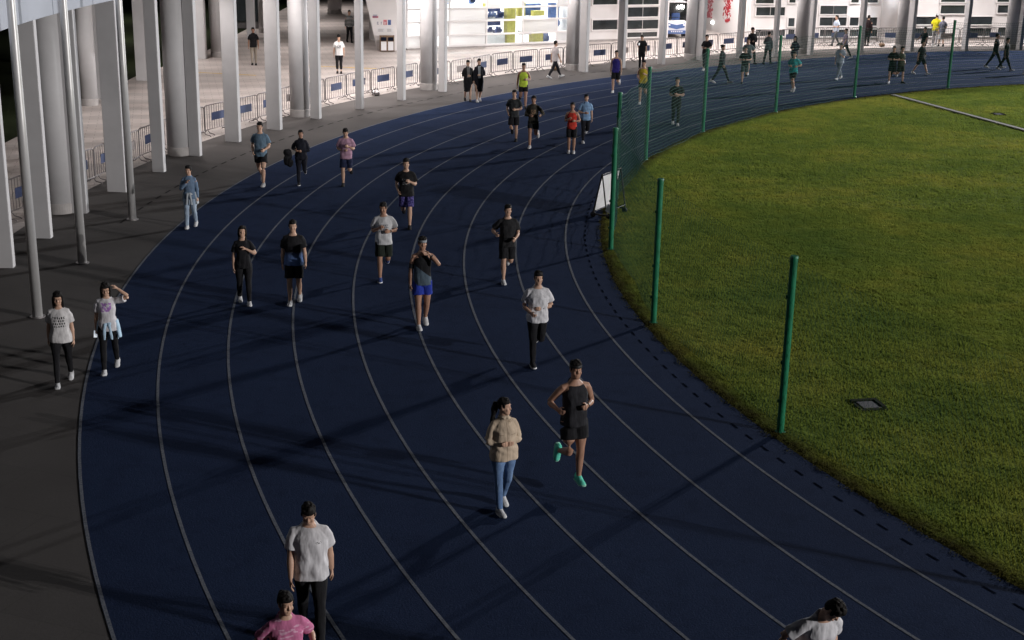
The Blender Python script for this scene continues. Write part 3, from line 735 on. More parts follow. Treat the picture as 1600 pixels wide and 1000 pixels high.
# ------------------------------------------------------------------ shuttle cart
p = at(1056, 60); e = empty('shuttle_cart', p, R_(8), 'white and blue open shuttle cart parked behind the barriers', 'cart')
bm = bmesh.new()
def cring(y, hw, z0, z1): return [Vector((x, y, z)) for x, z in ((-hw, z0), (hw, z0), (hw*1.02, z0+.1), (hw, z1-.08), (hw-.1, z1), (-hw+.1, z1), (-hw, z1-.08), (-hw*1.02, z0+.1))]
loft(bm, [cring(-.02, .50, .30, .82), cring(.06, .60, .25, .95), cring(.35, .64, .22, 1.0), cring(.6, .64, .22, .98)])
obj('front_hood', bm, M['board'], e, bevel=.01)
bm = bmesh.new(); box(bm, (0, 1.75, .40), (1.26, 2.3, .2)); obj('body', bm, M['board'], e, bevel=.03)
bm = bmesh.new(); loft(bm, [[Vector((x, -.045 + .02*abs(x), z)) for x, z in ((-.46, .62), (0, .52), (.46, .62), (.5, .86), (0, .76), (-.5, .86))], [Vector((x, .10, z)) for x, z in ((-.46, .62), (0, .52), (.46, .62), (.5, .86), (0, .76), (-.5, .86))]]); obj('hood_stripe', bm, M['bluep'], e)
bm = bmesh.new(); box(bm, (0, -.06, .36), (1.06, .12, .2)); obj('bumper', bm, M['bluep'], e, bevel=.02)
bm = bmesh.new()
for k in range(6): box(bm, (-.30+.12*k, -.123, .40), (.075, .006, .07))
obj('lettering', bm, M['board'], e)
for s in (-1, 1):
    bm = bmesh.new(); ellipsoid(bm, (s*.42, -.0, .76), (.09, .05, .055)); obj('headlight', bm, M['screen'], e, True)
    for y in (.45, 2.5):
        bm = bmesh.new(); tube(bm, [(s*.62, y, .24), (s*.46, y, .24)], .24, 20); wh = obj('wheel', bm, M['rubber'], e)
        bm = bmesh.new(); tube(bm, [(s*.625, y, .24), (s*.615, y, .24)], .13, 16); obj('rim', bm, M['steel2'], wh)
bm = bmesh.new()
for s in (-1, 1):
    tube(bm, [(s*.58, .25, .97), (s*.56, .5, 1.95)], .022, 8); tube(bm, [(s*.58, 2.8, .5), (s*.56, 2.7, 1.95)], .022, 8)
tube(bm, [(-.58, .3, 1.15), (.58, .3, 1.15)], .018, 8); obj('windscreen_frame', bm, M['black'], e)
bm = bmesh.new(); loft(bm, [[Vector((x, .27+(z-1)*.26, z)) for x, z in ((-.55, 1.0), (.55, 1.0), (.54, 1.9), (-.54, 1.9))], [Vector((x, .28+(z-1)*.26, z)) for x, z in ((-.55, 1.0), (.55, 1.0), (.54, 1.9), (-.54, 1.9))]]); obj('windscreen', bm, M['glass'], e)
bm = bmesh.new(); box(bm, (0, 1.6, 2.0), (1.3, 2.6, .07)); obj('roof', bm, M['board'], e, bevel=.03)
for x in (-.3, .3):
    bm = bmesh.new(); box(bm, (x, 1.25, .66), (.5, .5, .14)); box(bm, (x, 1.52, 1.0), (.5, .1, .6)); obj('seat', bm, M['bluep'], e, bevel=.03)
bm = bmesh.new(); tube(bm, [(-.3+.17*math.cos(a), .72+.06*math.sin(a), 1.12+.15*math.sin(a)) for a in np.linspace(0, 2*PI, 17)], .014, 6); tube(bm, [(-.3, .72, 1.12), (-.3, .55, .95)], .02, 6); obj('steering_wheel', bm, M['black'], e)
# bags left by the barriers
def bag(px, py, s, mat, lab):
    p = at(px, py); e = empty('bag', p, random.random()*3, lab, 'bag'); bm = bmesh.new()
    for k in range(5): ellipsoid(bm, (random.uniform(-.5, .5)*s, random.uniform(-.3, .3)*s, .42*s), (s*random.uniform(.4, .6), s*random.uniform(.35, .5), s*random.uniform(.36, .42)), None, 10)
    obj('pouch', bm, mat, e, True); bm = bmesh.new(); tube(bm, [(-.4*s, 0, .7*s), (-.2*s, 0, 1.15*s), (.2*s, 0, 1.15*s), (.4*s, 0, .7*s)], .015, 6); obj('strap', bm, M['black'], e)
bag(588, 149, .26, M['steel2'], 'grey and dark bag lying at the foot of a barrier beside a flat pillar')
bag(867, 110, .30, M['wood'], 'dark bag lying under the barrier beside a round pillar')
bag(1377, 73, .28, M['wood'], 'dark bag at a barrier foot near the pale blue pillar')

# ------------------------------------------------------------------ people
def clothmat(col, pat=None, c2=None, seed=0, a=.82):
    key = ('cloth', tuple(col), pat, tuple(c2) if c2 else None)
    if key in _mc: return _mc[key]
    m, nt, b = newmat('cloth_' + (pat or 'plain'))
    tc = nd(nt, 'ShaderNodeTexCoord').outputs['Object']
    f = noise(nt, 9, 4, .6, vec=tc)
    c = ramp(nt, f, [(.3, tuple(x*.86 for x in col)), (.7, tuple(min(1, x*1.08) for x in col))])
    sp = nd(nt, 'ShaderNodeSeparateXYZ'); nt.links.new(tc, sp.inputs[0]); x, y, z = sp.outputs
    def box_mask(x0, x1, z0, z1, front=True):
        k = math_(nt, 'MULTIPLY', math_(nt, 'GREATER_THAN', x, x0), math_(nt, 'LESS_THAN', x, x1))
        k = math_(nt, 'MULTIPLY', k, math_(nt, 'MULTIPLY', math_(nt, 'GREATER_THAN', z, z0), math_(nt, 'LESS_THAN', z, z1)))
        return math_(nt, 'MULTIPLY', k, math_(nt, 'LESS_THAN', y, 0.0)) if front else k
    if pat == 'print':
        n = nd(nt, 'ShaderNodeTexBrick'); n.inputs['Scale'].default_value = 1; n.inputs['Brick Width'].default_value = .036; n.inputs['Row Height'].default_value = .05; n.inputs['Mortar Size'].default_value = .007
        mp = nd(nt, 'ShaderNodeMapping'); mp.inputs['Rotation'].default_value = (PI/2, 0, 0); nt.links.new(tc, mp.inputs[0]); nt.links.new(mp.outputs[0], n.inputs['Vector'])
        n.inputs['Color1'].default_value = (1, 1, 1, 1); n.inputs['Color2'].default_value = (1, 1, 1, 1); n.inputs['Mortar'].default_value = (0, 0, 0, 1)
        g = math_(nt, 'GREATER_THAN', noise(nt, 45, 2, .5, vec=tc), .40)
        k = math_(nt, 'MULTIPLY', math_(nt, 'MULTIPLY', n.outputs['Color'], g), box_mask(-.10, .10, 1.12*a/.82, 1.33*a/.82))
        c = mixc(nt, k, c, c2)
    elif pat == 'blob':
        d = math_(nt, 'GREATER_THAN', noise(nt, 22, 3, .6, vec=tc), .47)
        c = mixc(nt, math_(nt, 'MULTIPLY', math_(nt, 'MULTIPLY', d, .85), box_mask(-.09, .09, 1.13, 1.28)), c, c2)
    elif pat == 'logo':
        d = math_(nt, 'GREATER_THAN', noise(nt, 120, 1, .5, vec=tc), .5)
        c = mixc(nt, math_(nt, 'MULTIPLY', d, box_mask(.06, .13, 1.285, 1.305)), c, c2)
    elif pat == 'gradient':
        k = ramp(nt, z, [(.0, (1, 1, 1)), (1, (0, 0, 0))]); mr = nd(nt, 'ShaderNodeMapRange'); nt.links.new(z, mr.inputs[0]); mr.inputs[1].default_value = .98; mr.inputs[2].default_value = 1.14; mr.inputs[3].default_value = 1; mr.inputs[4].default_value = 0
        k = math_(nt, 'MULTIPLY', mr.outputs[0], math_(nt, 'ADD', .55, math_(nt, 'MULTIPLY', f, .8)))
        c = mixc(nt, k, c, c2)
    elif pat == 'marks':
        n = nd(nt, 'ShaderNodeTexNoise'); n.inputs['Scale'].default_value = 9
        mp = nd(nt, 'ShaderNodeMapping'); mp.inputs['Scale'].default_value = (1, 1, 3.2); nt.links.new(tc, mp.inputs[0]); nt.links.new(mp.outputs[0], n.inputs['Vector'])
        c = mixc(nt, ramp(nt, n.outputs['Fac'], [(.56, (0, 0, 0)), (.64, (.75, .75, .75))]), c, c2)
    elif pat == 'twotone':
        k = math_(nt, 'GREATER_THAN', math_(nt, 'ADD', z, math_(nt, 'MULTIPLY', x, .8)), 1.17)
        c = mixc(nt, k, c, c2)
    elif pat == 'stripes':
        k = math_(nt, 'GREATER_THAN', math_(nt, 'SINE', math_(nt, 'MULTIPLY', z, 90)), .6)
        c = mixc(nt, k, c, c2)
    elif pat == 'open':                        # open coat showing a paler inner layer down the front
        c = mixc(nt, box_mask(-.055, .055, .95, 1.42), c, c2)
    elif pat == 'placket':
        k = math_(nt, 'MULTIPLY', box_mask(-.004, .004, .8, 1.42), .75)
        k2 = box_mask(.055, .125, 1.185, 1.192); k3 = box_mask(-.125, -.055, 1.185, 1.192)
        c = mixc(nt, math_(nt, 'MAXIMUM', k, math_(nt, 'MULTIPLY', math_(nt, 'ADD', k2, k3), .7)), c, c2)
    elif pat == 'denim':
        n2 = noise(nt, 5, 5, .65, vec=tc); c = mixc(nt, ramp(nt, n2, [(.45, (0, 0, 0)), (.7, (.7, .7, .7))]), c, c2)
    elif pat == 'floral':
        n2 = noise(nt, 26, 3, .6, vec=tc); c = mixc(nt, math_(nt, 'GREATER_THAN', n2, .54), c, c2)
    nt.links.new(c, b.inputs['Base Color']); b.inputs['Roughness'].default_value = .9; b.inputs['Specular IOR Level'].default_value = .2
    mpf = nd(nt, 'ShaderNodeMapping'); mpf.inputs['Scale'].default_value = (1, 1, .38); mpf.inputs['Rotation'].default_value = (.25, .35, 0); nt.links.new(tc, mpf.inputs[0])
    bump(nt, b, noise(nt, 11, 2, .45, vec=mpf.outputs[0]), .8, .03)
    _mc[key] = m; return m

def remesh(bm, voxel, smooth=3, fold=0.0, folds=None, seed=0, extra=None):
    me = bpy.data.meshes.new('t'); bmesh.ops.recalc_face_normals(bm, faces=bm.faces[:]); bm.to_mesh(me); bm.free()
    o = bpy.data.objects.new('t', me); COL.objects.link(o)
    m = o.modifiers.new('r', 'REMESH'); m.mode = 'VOXEL'; m.voxel_size = voxel; m.use_smooth_shade = True
    if smooth:
        s = o.modifiers.new('s', 'SMOOTH'); s.factor = .5; s.iterations = smooth
    dg = bpy.context.evaluated_depsgraph_get(); dg.update()
    r = bpy.data.meshes.new_from_object(o.evaluated_get(dg))
    bpy.data.objects.remove(o); bpy.data.meshes.remove(me)
    if fold:
        n = len(r.vertices); co = np.empty(n*3, np.float32); r.vertices.foreach_get('co', co); co = co.reshape(-1, 3)
        no = np.empty(n*3, np.float32); r.vertices.foreach_get('normal', no); no = no.reshape(-1, 3)
        g = np.random.default_rng(seed); d = np.zeros(n)
        for k in range(7):
            v = g.normal(size=3); v[2] *= .55; v /= np.linalg.norm(v); fr = g.uniform(16, 60)
            d += np.sin(co @ v*fr + g.uniform(0, 6) + 1.5*np.sin(co @ g.normal(size=3)*9))*(1/(1+k*.3))
        zmin, zmax = co[:, 2].min(), co[:, 2].max(); wz = 1.15 - .75*(co[:, 2]-zmin)/(zmax-zmin+1e-6)
        co = co + no*(d*fold*wz/2.2)[:, None]; r.vertices.foreach_set('co', co.ravel().astype(np.float32)); r.update()
    r.polygons.foreach_set('use_smooth', [True]*len(r.polygons))
    return r
def add_mesh(name, me, mats, parent):
    me.name = name; me.materials.clear()
    for m in (mats if isinstance(mats, (list, tuple)) else [mats]): me.materials.append(m)
    return link(bpy.data.objects.new(name, me), parent)

# arms as (upper arm direction, forearm direction), x outward, y towards the back
ARM = {
 'hangF': ((.16, -.22, -1), (.02, -.42, -1)), 'hangB': ((.17, .22, -1), (.08, .02, -1)), 'hang': ((.16, .02, -1), (.06, -.10, -1)),
 'runF': ((.30, -.05, -1), (-.75, -.75, .02)), 'runB': ((.42, .55, -.8), (-.35, -.85, -.12)), 'runM': ((.36, .22, -.9), (-.62, -.78, .05)),
 'belly': ((.32, .05, -1), (-.95, -.62, -.02)), 'phone': ((.12, -.05, -1), (-.25, -.75, .55)), 'chin': ((.22, -.35, -.9), (-.72, -.25, .80)),
 'face': ((.36, -.75, -.38), (-.66, .22, .74)), 'head': ((.80, -.25, .30), (-.72, .02, .62)), 'neck': ((.35, -.40, -.75), (-.85, -.12, .55)),
 'runL_': ((.28, .12, -1), (-.38, -.85, -.30)), 'runO': ((.55, .38, -.85), (-.15, -.95, -.10)), 'runU': ((.26, .05, -1), (-.55, -.62, .42)), 'runD': ((.30, .34, -.95), (-.20, -.62, -.62)),
 'out': ((.75, .2, -.7), (.72, -.10, -.75)), 'cross': ((.28, -.12, -1), (-1, -.55, .22)), 'akimbo': ((.72, .15, -.7), (-.25, -.75, -.75)), 'back': ((.25, .55, -.8), (.1, .35, -.9)),
}
# legs: (thigh forward deg, knee deg), left first
LEG = {'stand': ((2, 3), (-2, 3)), 'walkL': ((20, 5), (-16, 14)), 'walkR': ((-16, 14), (20, 5)), 'strideL': ((27, 4), (-24, 8)), 'strideR': ((-24, 8), (27, 4)), 'stepL': ((10, 3), (-4, 26)), 'stepR': ((-4, 26), (10, 3)),
       'runL': ((14, 12), (-4, 78)), 'runR': ((-4, 78), (14, 12)), 'runL2': ((6, 10), (16, 88)), 'runR2': ((16, 88), (6, 10)), 'driveL': ((-14, 8), (34, 62)), 'driveR': ((34, 62), (-14, 8)), 'air': ((18, 14), (-12, 40)), 'airR': ((-12, 40), (18, 14))}

def person(px, py, H, yaw, legs, armL, armR, top, bottom, shoes, label, sex='m', hair='short', head=(0, 0), lean=0, air=0.0, skin='skin0', lod=1, extras=(), fat=1.05, group=None):
    s = H; sgn = {'L': 1, 'R': -1}; seed = int(px*7 + py)
    vox = {0: .0072, 1: .0095, 2: .0125}[lod]
    wid = (1.0 if sex == 'm' else .91)*fat; hipw = (1.0 if sex == 'm' else 1.04)*fat
    V = Vector
    Tl = Matrix.Rotation(R_(lean), 3, 'X')             # leaning forward turns z towards -y
    piv = V((0, 0, .53))
    def tor(p): return (piv + Tl @ (V(p) - piv))
    # --- skeleton (units of H)
    J = {}
    for k, (fw, kn) in zip('LR', LEG[legs]):
        x = sgn[k]; hip = V((x*.048*hipw, 0, .515)); a = R_(fw); b = R_(fw - kn)
        knee = hip + V((x*.004, -math.sin(a), -math.cos(a)))*.245; sh = V((-x*.004, -math.sin(b), -math.cos(b)))
        ank = knee + sh*.235
        lifted = kn > 30
        if lifted: f = Matrix.Rotation(b*-1.0, 3, 'X') @ V((0, -1, 0)); f = (f*math.cos(R_(25)) + sh*math.sin(R_(25))).normalized()
        else:
            pit = R_(max(-14, min(18, -(fw-kn)*.55))); f = V((0, -math.cos(pit), -math.sin(pit)*1.0)).normalized()
        J[k] = dict(hip=hip, knee=knee, ank=ank, foot=f, sh=sh, lifted=lifted)
    for k in 'LR':
        j = J[k]; up = (V((1, 0, 0)).cross(j['foot'])).normalized()
        if up.z < 0 and not j['lifted']: up = -up
        if j['lifted'] and up.dot(-j['sh']) < 0: up = -up
        j['up'] = up; j['sole'] = j['ank'] - up*.042
    pts_ = [J[k]['sole'] + J[k]['foot']*d for k in 'LR' for d in (-.035, .10)]
    zmin = min(p.z for p in pts_); shift = -zmin + air/H
    fz = {k: min((J[k]['sole'] + J[k]['foot']*d).z for d in (-.035, .10)) for k in 'LR'}; Ry = Matrix.Rotation(R_(yaw), 3, 'Z')
    low = min([k for k in 'LR' if fz[k] < min(fz.values()) + .04], key=lambda k: (Ry @ J[k]['sole']).y)
    anchor = J[low]['sole'] + J[low]['foot']*.03
    dz = V((0, 0, shift))
    for k in 'LR':
        for n_ in ('hip', 'knee', 'ank', 'sole'): J[k][n_] = J[k][n_] + dz
    piv = piv + dz
    def tor(p): return (piv + Tl @ (V(p) + dz - piv))
    shw = .093*wid
    for k, an in (('L', armL), ('R', armR)):
        x = sgn[k]; ua, fa = ARM[an]; sh = tor((x*shw, .004, .793))
        d1 = (Tl @ V((x*ua[0], ua[1], ua[2]))).normalized(); d2 = (Tl @ V((x*fa[0], fa[1], fa[2]))).normalized()
        el = sh + d1*.165; wr = el + d2*.138
        J[k].update(sho=sh, elb=el, wri=wr, d2=d2)
    # --- placement
    rz = R_(yaw); Rz = Matrix.Rotation(rz, 3, 'Z')
    g = at(px, py, air); loc = V((g.x, g.y, 0)) - Rz @ V((anchor.x*s, anchor.y*s, 0))
    e = empty('person', loc, rz, label, 'person', group)
    S = lambda p: V(p)*s
    # --- head frame
    hb = tor((0, -.006, .868)); Rh = Tl @ Matrix.Rotation(R_(head[0]), 3, 'Z') @ Matrix.Rotation(R_(head[1]), 3, 'X'); hh = .134
    if lean > 8: Rh = Matrix.Rotation(R_(lean*.3), 3, 'X') @ Matrix.Rotation(R_(head[0]), 3, 'Z') @ Matrix.Rotation(R_(head[1]), 3, 'X')
    def hd(x, y, z): return S(hb + Rh @ V((x, y, z*hh)))
    # --- body, one skin
    bm = bmesh.new()
    def tring(z, hw, hdp, yo=0, p=2.3, n=18, tilt=0): return [S(tor((q.x, q.y, q.z + q.y*tilt))) for q in ell_ring((0, yo, z), hw, hdp, n, p)]
    wst = .070 if sex == 'm' else .062
    chest = .086*wid
    loft(bm, [tring(.475, .055*hipw, .045), tring(.505, .082*hipw, .060*fat), tring(.55, .083*hipw, .060*fat), tring(.62, wst*fat, .052*fat), tring(.69, .078*wid, .058*fat, -.002), tring(.74, chest, .062, -.004), tring(.79, chest*.96, .053, 0), tring(.815, .066*wid, .042, .004), tring(.838, .046*wid, .037, .006), tring(.856, .034, .034, .006)])
    nk = [S(tor((0, .006, .80))), S(tor((0, .004, .845))), S(hb + Rh @ V((0, .012, .02))), S(hb + Rh @ V((0, .01, .05)))]
    tube(bm, nk, [.036*s, .032*s, .031*s, .03*s], 14)
    HP = [(0.0, .016, -.042, -.012), (.10, .027, -.046, .012), (.22, .034, -.0475, .030), (.36, .0385, -.046, .043), (.5, .0405, -.043, .050), (.6, .041, -.0435, .053), (.68, .0412, -.0475, .054), (.8, .039, -.043, .052), (.92, .029, -.028, .040), (1.0, .010, -.008, .018)]
    loft(bm, [[hd(q.x, q.y, q.z/hh) for q in ell_ring((0, (yf+yb)/2, z*hh), hw, (yb-yf)/2, 18, 2.25)] for z, hw, yf, yb in HP])
    loft(bm, [[hd(x_, y_, z_) for x_, y_ in ((-w_, -.038), (w_, -.038), (w_*.5, yy), (-w_*.5, yy))] for z_, w_, yy in ((.32, .006, -.047), (.36, .0105, -.057), (.42, .010, -.0605), (.52, .007, -.053), (.63, .006, -.047))])
    for x in (-1, 1): ellipsoid(bm, hd(x*.0415, .004, .5), (.007*s, .012*s, .021*s), Rh, 8)
    for x in (-1, 1): ellipsoid(bm, hd(x*.022, -.034, .37), (.014*s, .012*s, .016*s), Rh, 8)
    for k in 'LR':
        j = J[k]; x = sgn[k]
        # leg
        hip, kn, an = j['hip'], j['knee'], j['ank']; lk = .78 if bottom[0] in ('slim', 'trousers', 'wide', 'capri') else 1.0
        cl = lambda a, b, t: a.lerp(b, t)
        back = V((0, .008, 0))
        tube(bm, [S(hip + V((0, 0, .015))), S(hip), S(cl(hip, kn, .3)), S(cl(hip, kn, .65)), S(cl(hip, kn, .93)), S(cl(kn, an, .06)), S(cl(kn, an, .3) + back), S(cl(kn, an, .6) + back*.5), S(cl(kn, an, .88)), S(an)],
             [r*s*f for r, f in zip((.045, .050, .049, .041, .033, .031, .033, .027, .0195, .021), ([hipw*lk]*4 + [lk]*6))], 14)
        ft, up = j['foot'], j['up']
        so = j['sole']
        tube(bm, [S(so - ft*.028 + up*.022), S(so + up*.026), S(so + ft*.05 + up*.02), S(so + ft*.095 + up*.012)], [(.014*s, .016*s), (.017*s, .018*s), (.018*s, .012*s), (.012*s, .006*s)], 10)
        # arm
        sh, el, wr = j['sho'], j['elb'], j['wri']
        ak = .92 if sex == 'f' else 1.0
        tube(bm, [S(tor((x*.05*wid, .004, .806))), S(sh + V((-x*.004, 0, 0))), S(cl(sh, el, .25)), S(cl(sh, el, .65)), S(cl(sh, el, .95)), S(cl(el, wr, .10)), S(cl(el, wr, .3)), S(cl(el, wr, .65)), S(wr)],
             [r*s*ak for r in (.026, .0285, .0295, .0262, .0225, .0225, .0245, .0195, .0155)], 12)
        # hand: palm, four unequal fingers bent at the knuckles, thumb from the side of the palm
        d = j['d2']; nrm = (V((-x, 0, 0)) - d*d.dot(V((-x, 0, 0))));
        if nrm.length < .35: nrm = V((0, 0, -1)) - d*d.dot(V((0, 0, -1)))
        nrm.normalize(); t = d.cross(nrm).normalized()
        if t.dot(V((0, -1, .5))) < 0: t = -t                # thumb side points forward and up
        pc = wr + d*.012
        loft(bm, [[S(wr + d*l + t*(a_*w_) + nrm*(b_*.0085)) for a_, b_ in ((-1, -.7), (-.7, -1), (.7, -1), (1, -.7), (1, .7), (.7, 1), (-.7, 1), (-1, .7))] for l, w_ in ((-.006, .013), (.012, .019), (.035, .0235), (.054, .022))])
        cur = 1.15 if 'run' in (armL + armR) else .55
        for q, (o_, ln) in enumerate(((.0168, .036), (.0057, .041), (-.0055, .038), (-.0165, .030))):
            b0 = wr + d*.050 + t*o_; c_ = cur*(.8 + .12*q)
            d1 = d*math.cos(c_*.6) + nrm*math.sin(c_*.6); d2_ = d*math.cos(c_*1.5) + nrm*math.sin(c_*1.5)
            tube(bm, [S(b0 - d*.008), S(b0), S(b0 + d1*ln*.5), S(b0 + d1*ln*.5 + d2_*ln*.5)], [.0054*s, .0054*s, .0050*s, .0042*s], 7)
        b0 = wr + d*.018 + t*.016; dt = (d*.6 + t*.65 + nrm*.35).normalized(); dt2 = (d*.85 + t*.15 + nrm*.5).normalized()
        tube(bm, [S(b0 - dt*.006), S(b0), S(b0 + dt*.024), S(b0 + dt*.024 + dt2*.024)], [.0062*s, .0068*s, .0058*s, .0048*s], 7)
    me = remesh(bm, vox, 2)
    bm = bmesh.new(); bm.from_mesh(me)
    for f in bm.faces: f.material_index = 0
    for x in (-1, 1):
        ellipsoid(bm, hd(x*.0165, -.0425, .55), (.0080*s, .003*s, .0038*s), Rh, 8, 1)
        ellipsoid(bm, hd(x*.0170, -.0462, .655), (.0115*s, .0028*s, .0024*s), Rh @ Matrix.Rotation(x*.12, 3, 'Y'), 8, 1)
    ellipsoid(bm, hd(0, -.0478, .235), (.0125*s, .0028*s, .0042*s), Rh, 8, 2)
    bm.to_mesh(me); bm.free()
    me.polygons.foreach_set('use_smooth', [True]*len(me.polygons))
    add_mesh('body', me, [M[skin], M['eye'], M['lip']], e)
    # --- hair
    bm = bmesh.new(); g_ = random.Random(seed)
    if hair != 'bald':
        ellipsoid(bm, hd(0, .008, .82), (.0465*s, .0555*s, .034*s), Rh, 18); ellipsoid(bm, hd(0, .022, .60), (.0455*s, .0425*s, .048*s), Rh, 16)
        tw = hair == 'tousled'
        for k in range(34 if tw else 26):
            a = g_.random()*2*PI; r = g_.random()**.5
            ellipsoid(bm, hd(.038*r*math.cos(a), .006 + .047*r*math.sin(a), .82 + (.30 if tw else .22)*math.sqrt(max(0, 1-r*r*.9))), (.012*s, .013*s, (.014 if tw else .011)*s), Rh @ Matrix.Rotation(g_.random()*2, 3, 'X'), 8)
        for x in (-1, 1): ellipsoid(bm, hd(x*.0405, -.008, .62), (.0075*s, .016*s, .022*s), Rh, 8)
        for k in range(7): ellipsoid(bm, hd(-.030 + .010*k, -.040 + .0016*(k-3)**2, .81 + .04*g_.random()), (.009*s, .009*s, .012*s), Rh, 8)
        if hair in ('long', 'longside'):
            loft(bm, [[hd(q.x, q.y, z_) for q in ell_ring((0, .036 + yo, 0), hw, dp, 14, 2.4)] for z_, hw, dp, yo in ((.85, .040, .022, 0), (.5, .046, .026, .004), (.1, .047, .024, .006), (-.4, .046, .020, .012), (-.9, .042, .016, .018), (-1.35, .028, .010, .02))])
            for x in (-1, 1): tube(bm, [hd(x*.036, -.018, .86), hd(x*.044, -.012, .6), hd(x*.046, -.004, .25), hd(x*.043, .0, -.15), hd(x*.040, -.012, -.62)], [.012*s, .013*s, .013*s, .012*s, .006*s], 8)
        if hair in ('pony', 'wind'):
            dr = V((0, .75, -1)) if hair == 'pony' else V((-.30, .30, -1.1)); dr.normalize()
            a0 = V((0, .052, .62*hh)); P_ = [a0, a0 + V((0, .025, .004)), a0 + V((0, .02, 0)) + dr*.06, a0 + dr*.12 + V((0, .01, -.02)), a0 + dr*.17 + V((0, 0, -.06))]
            tube(bm, [S(hb + Rh @ p_) for p_ in P_], [.020*s, .026*s, .030*s, .026*s, .010*s], 10)
        if hair == 'bun': ellipsoid(bm, hd(0, .058, .86), (.022*s, .02*s, .022*s), Rh, 10)
        me = remesh(bm, min(vox, .009), 1, .0065, seed=seed); add_mesh('hair', me, M['hair'], e)
    else: bm.free()
    # --- top
    kind, tm = top[0], top[1]
    if kind:
        bm = bmesh.new(); lo = {'tee': .475, 'tank': .485, 'long': .475, 'jacket': .475, 'crop': .545, 'coat': .30, 'polo': .475}[kind]
        loose = {'tee': 1.06, 'tank': 1.02, 'long': 1.02, 'jacket': 1.16, 'crop': 1.0, 'coat': 1.10, 'polo': 1.03}[kind] * (top[2] if len(top) > 2 else 1)
        rr = []
        if kind == 'coat': rr.append(tring(.30, .098, .085, 0))
        rr += [tring(lo if kind != 'coat' else .475, .094*hipw*loose, .074*fat*loose, 0)]
        if lo < .53: rr.append(tring(.55, .091*hipw*loose, .071*fat*loose, 0))
        rr += [tring(.62, (.084 if sex == 'm' else .076)*fat*loose, .066*fat*loose), tring(.69, .087*wid*loose, .070*fat*loose, -.003), tring(.74, chest*1.06*loose, .072*loose, -.005)]
        if kind == 'tank': rr += [tring(.78, .080*wid, .062, -.001), tring(.815, .063*wid, .049, .003), tring(.832, .050, .042, .006, tilt=.7)]
        else: rr += [tring(.785, chest*1.04*min(loose, 1.04), .061, 0), tring(.815, .074*wid, .049, .003), tring(.834, .056*wid, .044, .005, tilt=.25), tring(.847 if kind in ('tee', 'crop') else .854, .044 if kind in ('tee', 'crop') else .040, .040, .006, tilt=.55 if kind in ('tee', 'crop') else .1)]
        loft(bm, rr)
        if kind in ('jacket', 'coat', 'polo'):
            tube(bm, [S(tor((0, .004, .835))), S(tor((0, .004, .864)))], [.047*s, .045*s], 14)
            for x in (-1, 1): loft(bm, [[S(tor(q_)) for q_ in ((x*.012, -.046, .846 + o_), (x*.046, -.030, .862 + o_), (x*.062, -.044, .822 + o_), (x*.026, -.066, .806 + o_))] for o_ in (0, .007)])
        if kind != 'tank':
            for k in 'LR':
                j = J[k]; x = sgn[k]; sh, el, wr = j['sho'], j['elb'], j['wri']; cl = lambda a, b, t: a.lerp(b, t)
                u_ = {'m': 1, 'f': .92}[sex]*min(1.12, loose)
                if kind in ('tee', 'crop', 'polo'):
                    d1 = (el - sh).normalized(); drop = V((0, .0, -.006)) if d1.z > -.6 else V((0, 0, 0))
                    tube(bm, [S(tor((x*.045*wid, .003, .806))), S(sh + V((-x*.006, 0, 0))), S(cl(sh, el, .22) + drop*.5), S(cl(sh, el, .45) + drop), S(cl(sh, el, .70) + drop)], [.030*s*u_, .0325*s*u_, .0365*s*u_, .0385*s*u_, .0415*s*u_], 16)
                else:
                    tube(bm, [S(tor((x*.045*wid, .003, .806))), S(sh + V((-x*.006, 0, 0))), S(cl(sh, el, .4)), S(cl(sh, el, .9)), S(el), S(cl(el, wr, .12)), S(cl(el, wr, .5)), S(cl(el, wr, .97))], [r*s*u_ for r in (.030, .033, .0345, .033, .0325, .032, .0285, .0225)], 14)
        me = remesh(bm, max(vox, .009), 7, {'tee': .0085, 'tank': .006, 'long': .0065, 'jacket': .011, 'crop': .005, 'coat': .007, 'polo': .0055}[kind], seed=seed)
        add_mesh({'tee': 't_shirt', 'tank': 'tank_top', 'long': 'sweater', 'jacket': 'jacket', 'crop': 'top', 'coat': 'coat', 'polo': 'polo_shirt'}[kind], me, tm, e)
    # --- bottom
    kind, bmat = bottom[0], bottom[1]
    bm = bmesh.new(); cl = lambda a, b, t: a.lerp(b, t)
    loft(bm, [[S(p_) for p_ in ell_ring((0, 0, z + dz.z), w_*hipw, d_*fat, 18, 2.3)] for z, w_, d_ in ((.468, .060, .050), (.50, .089, .067), (.55, .088, .066), (.60, .080*(1 if sex == 'm' else .95), .062))])
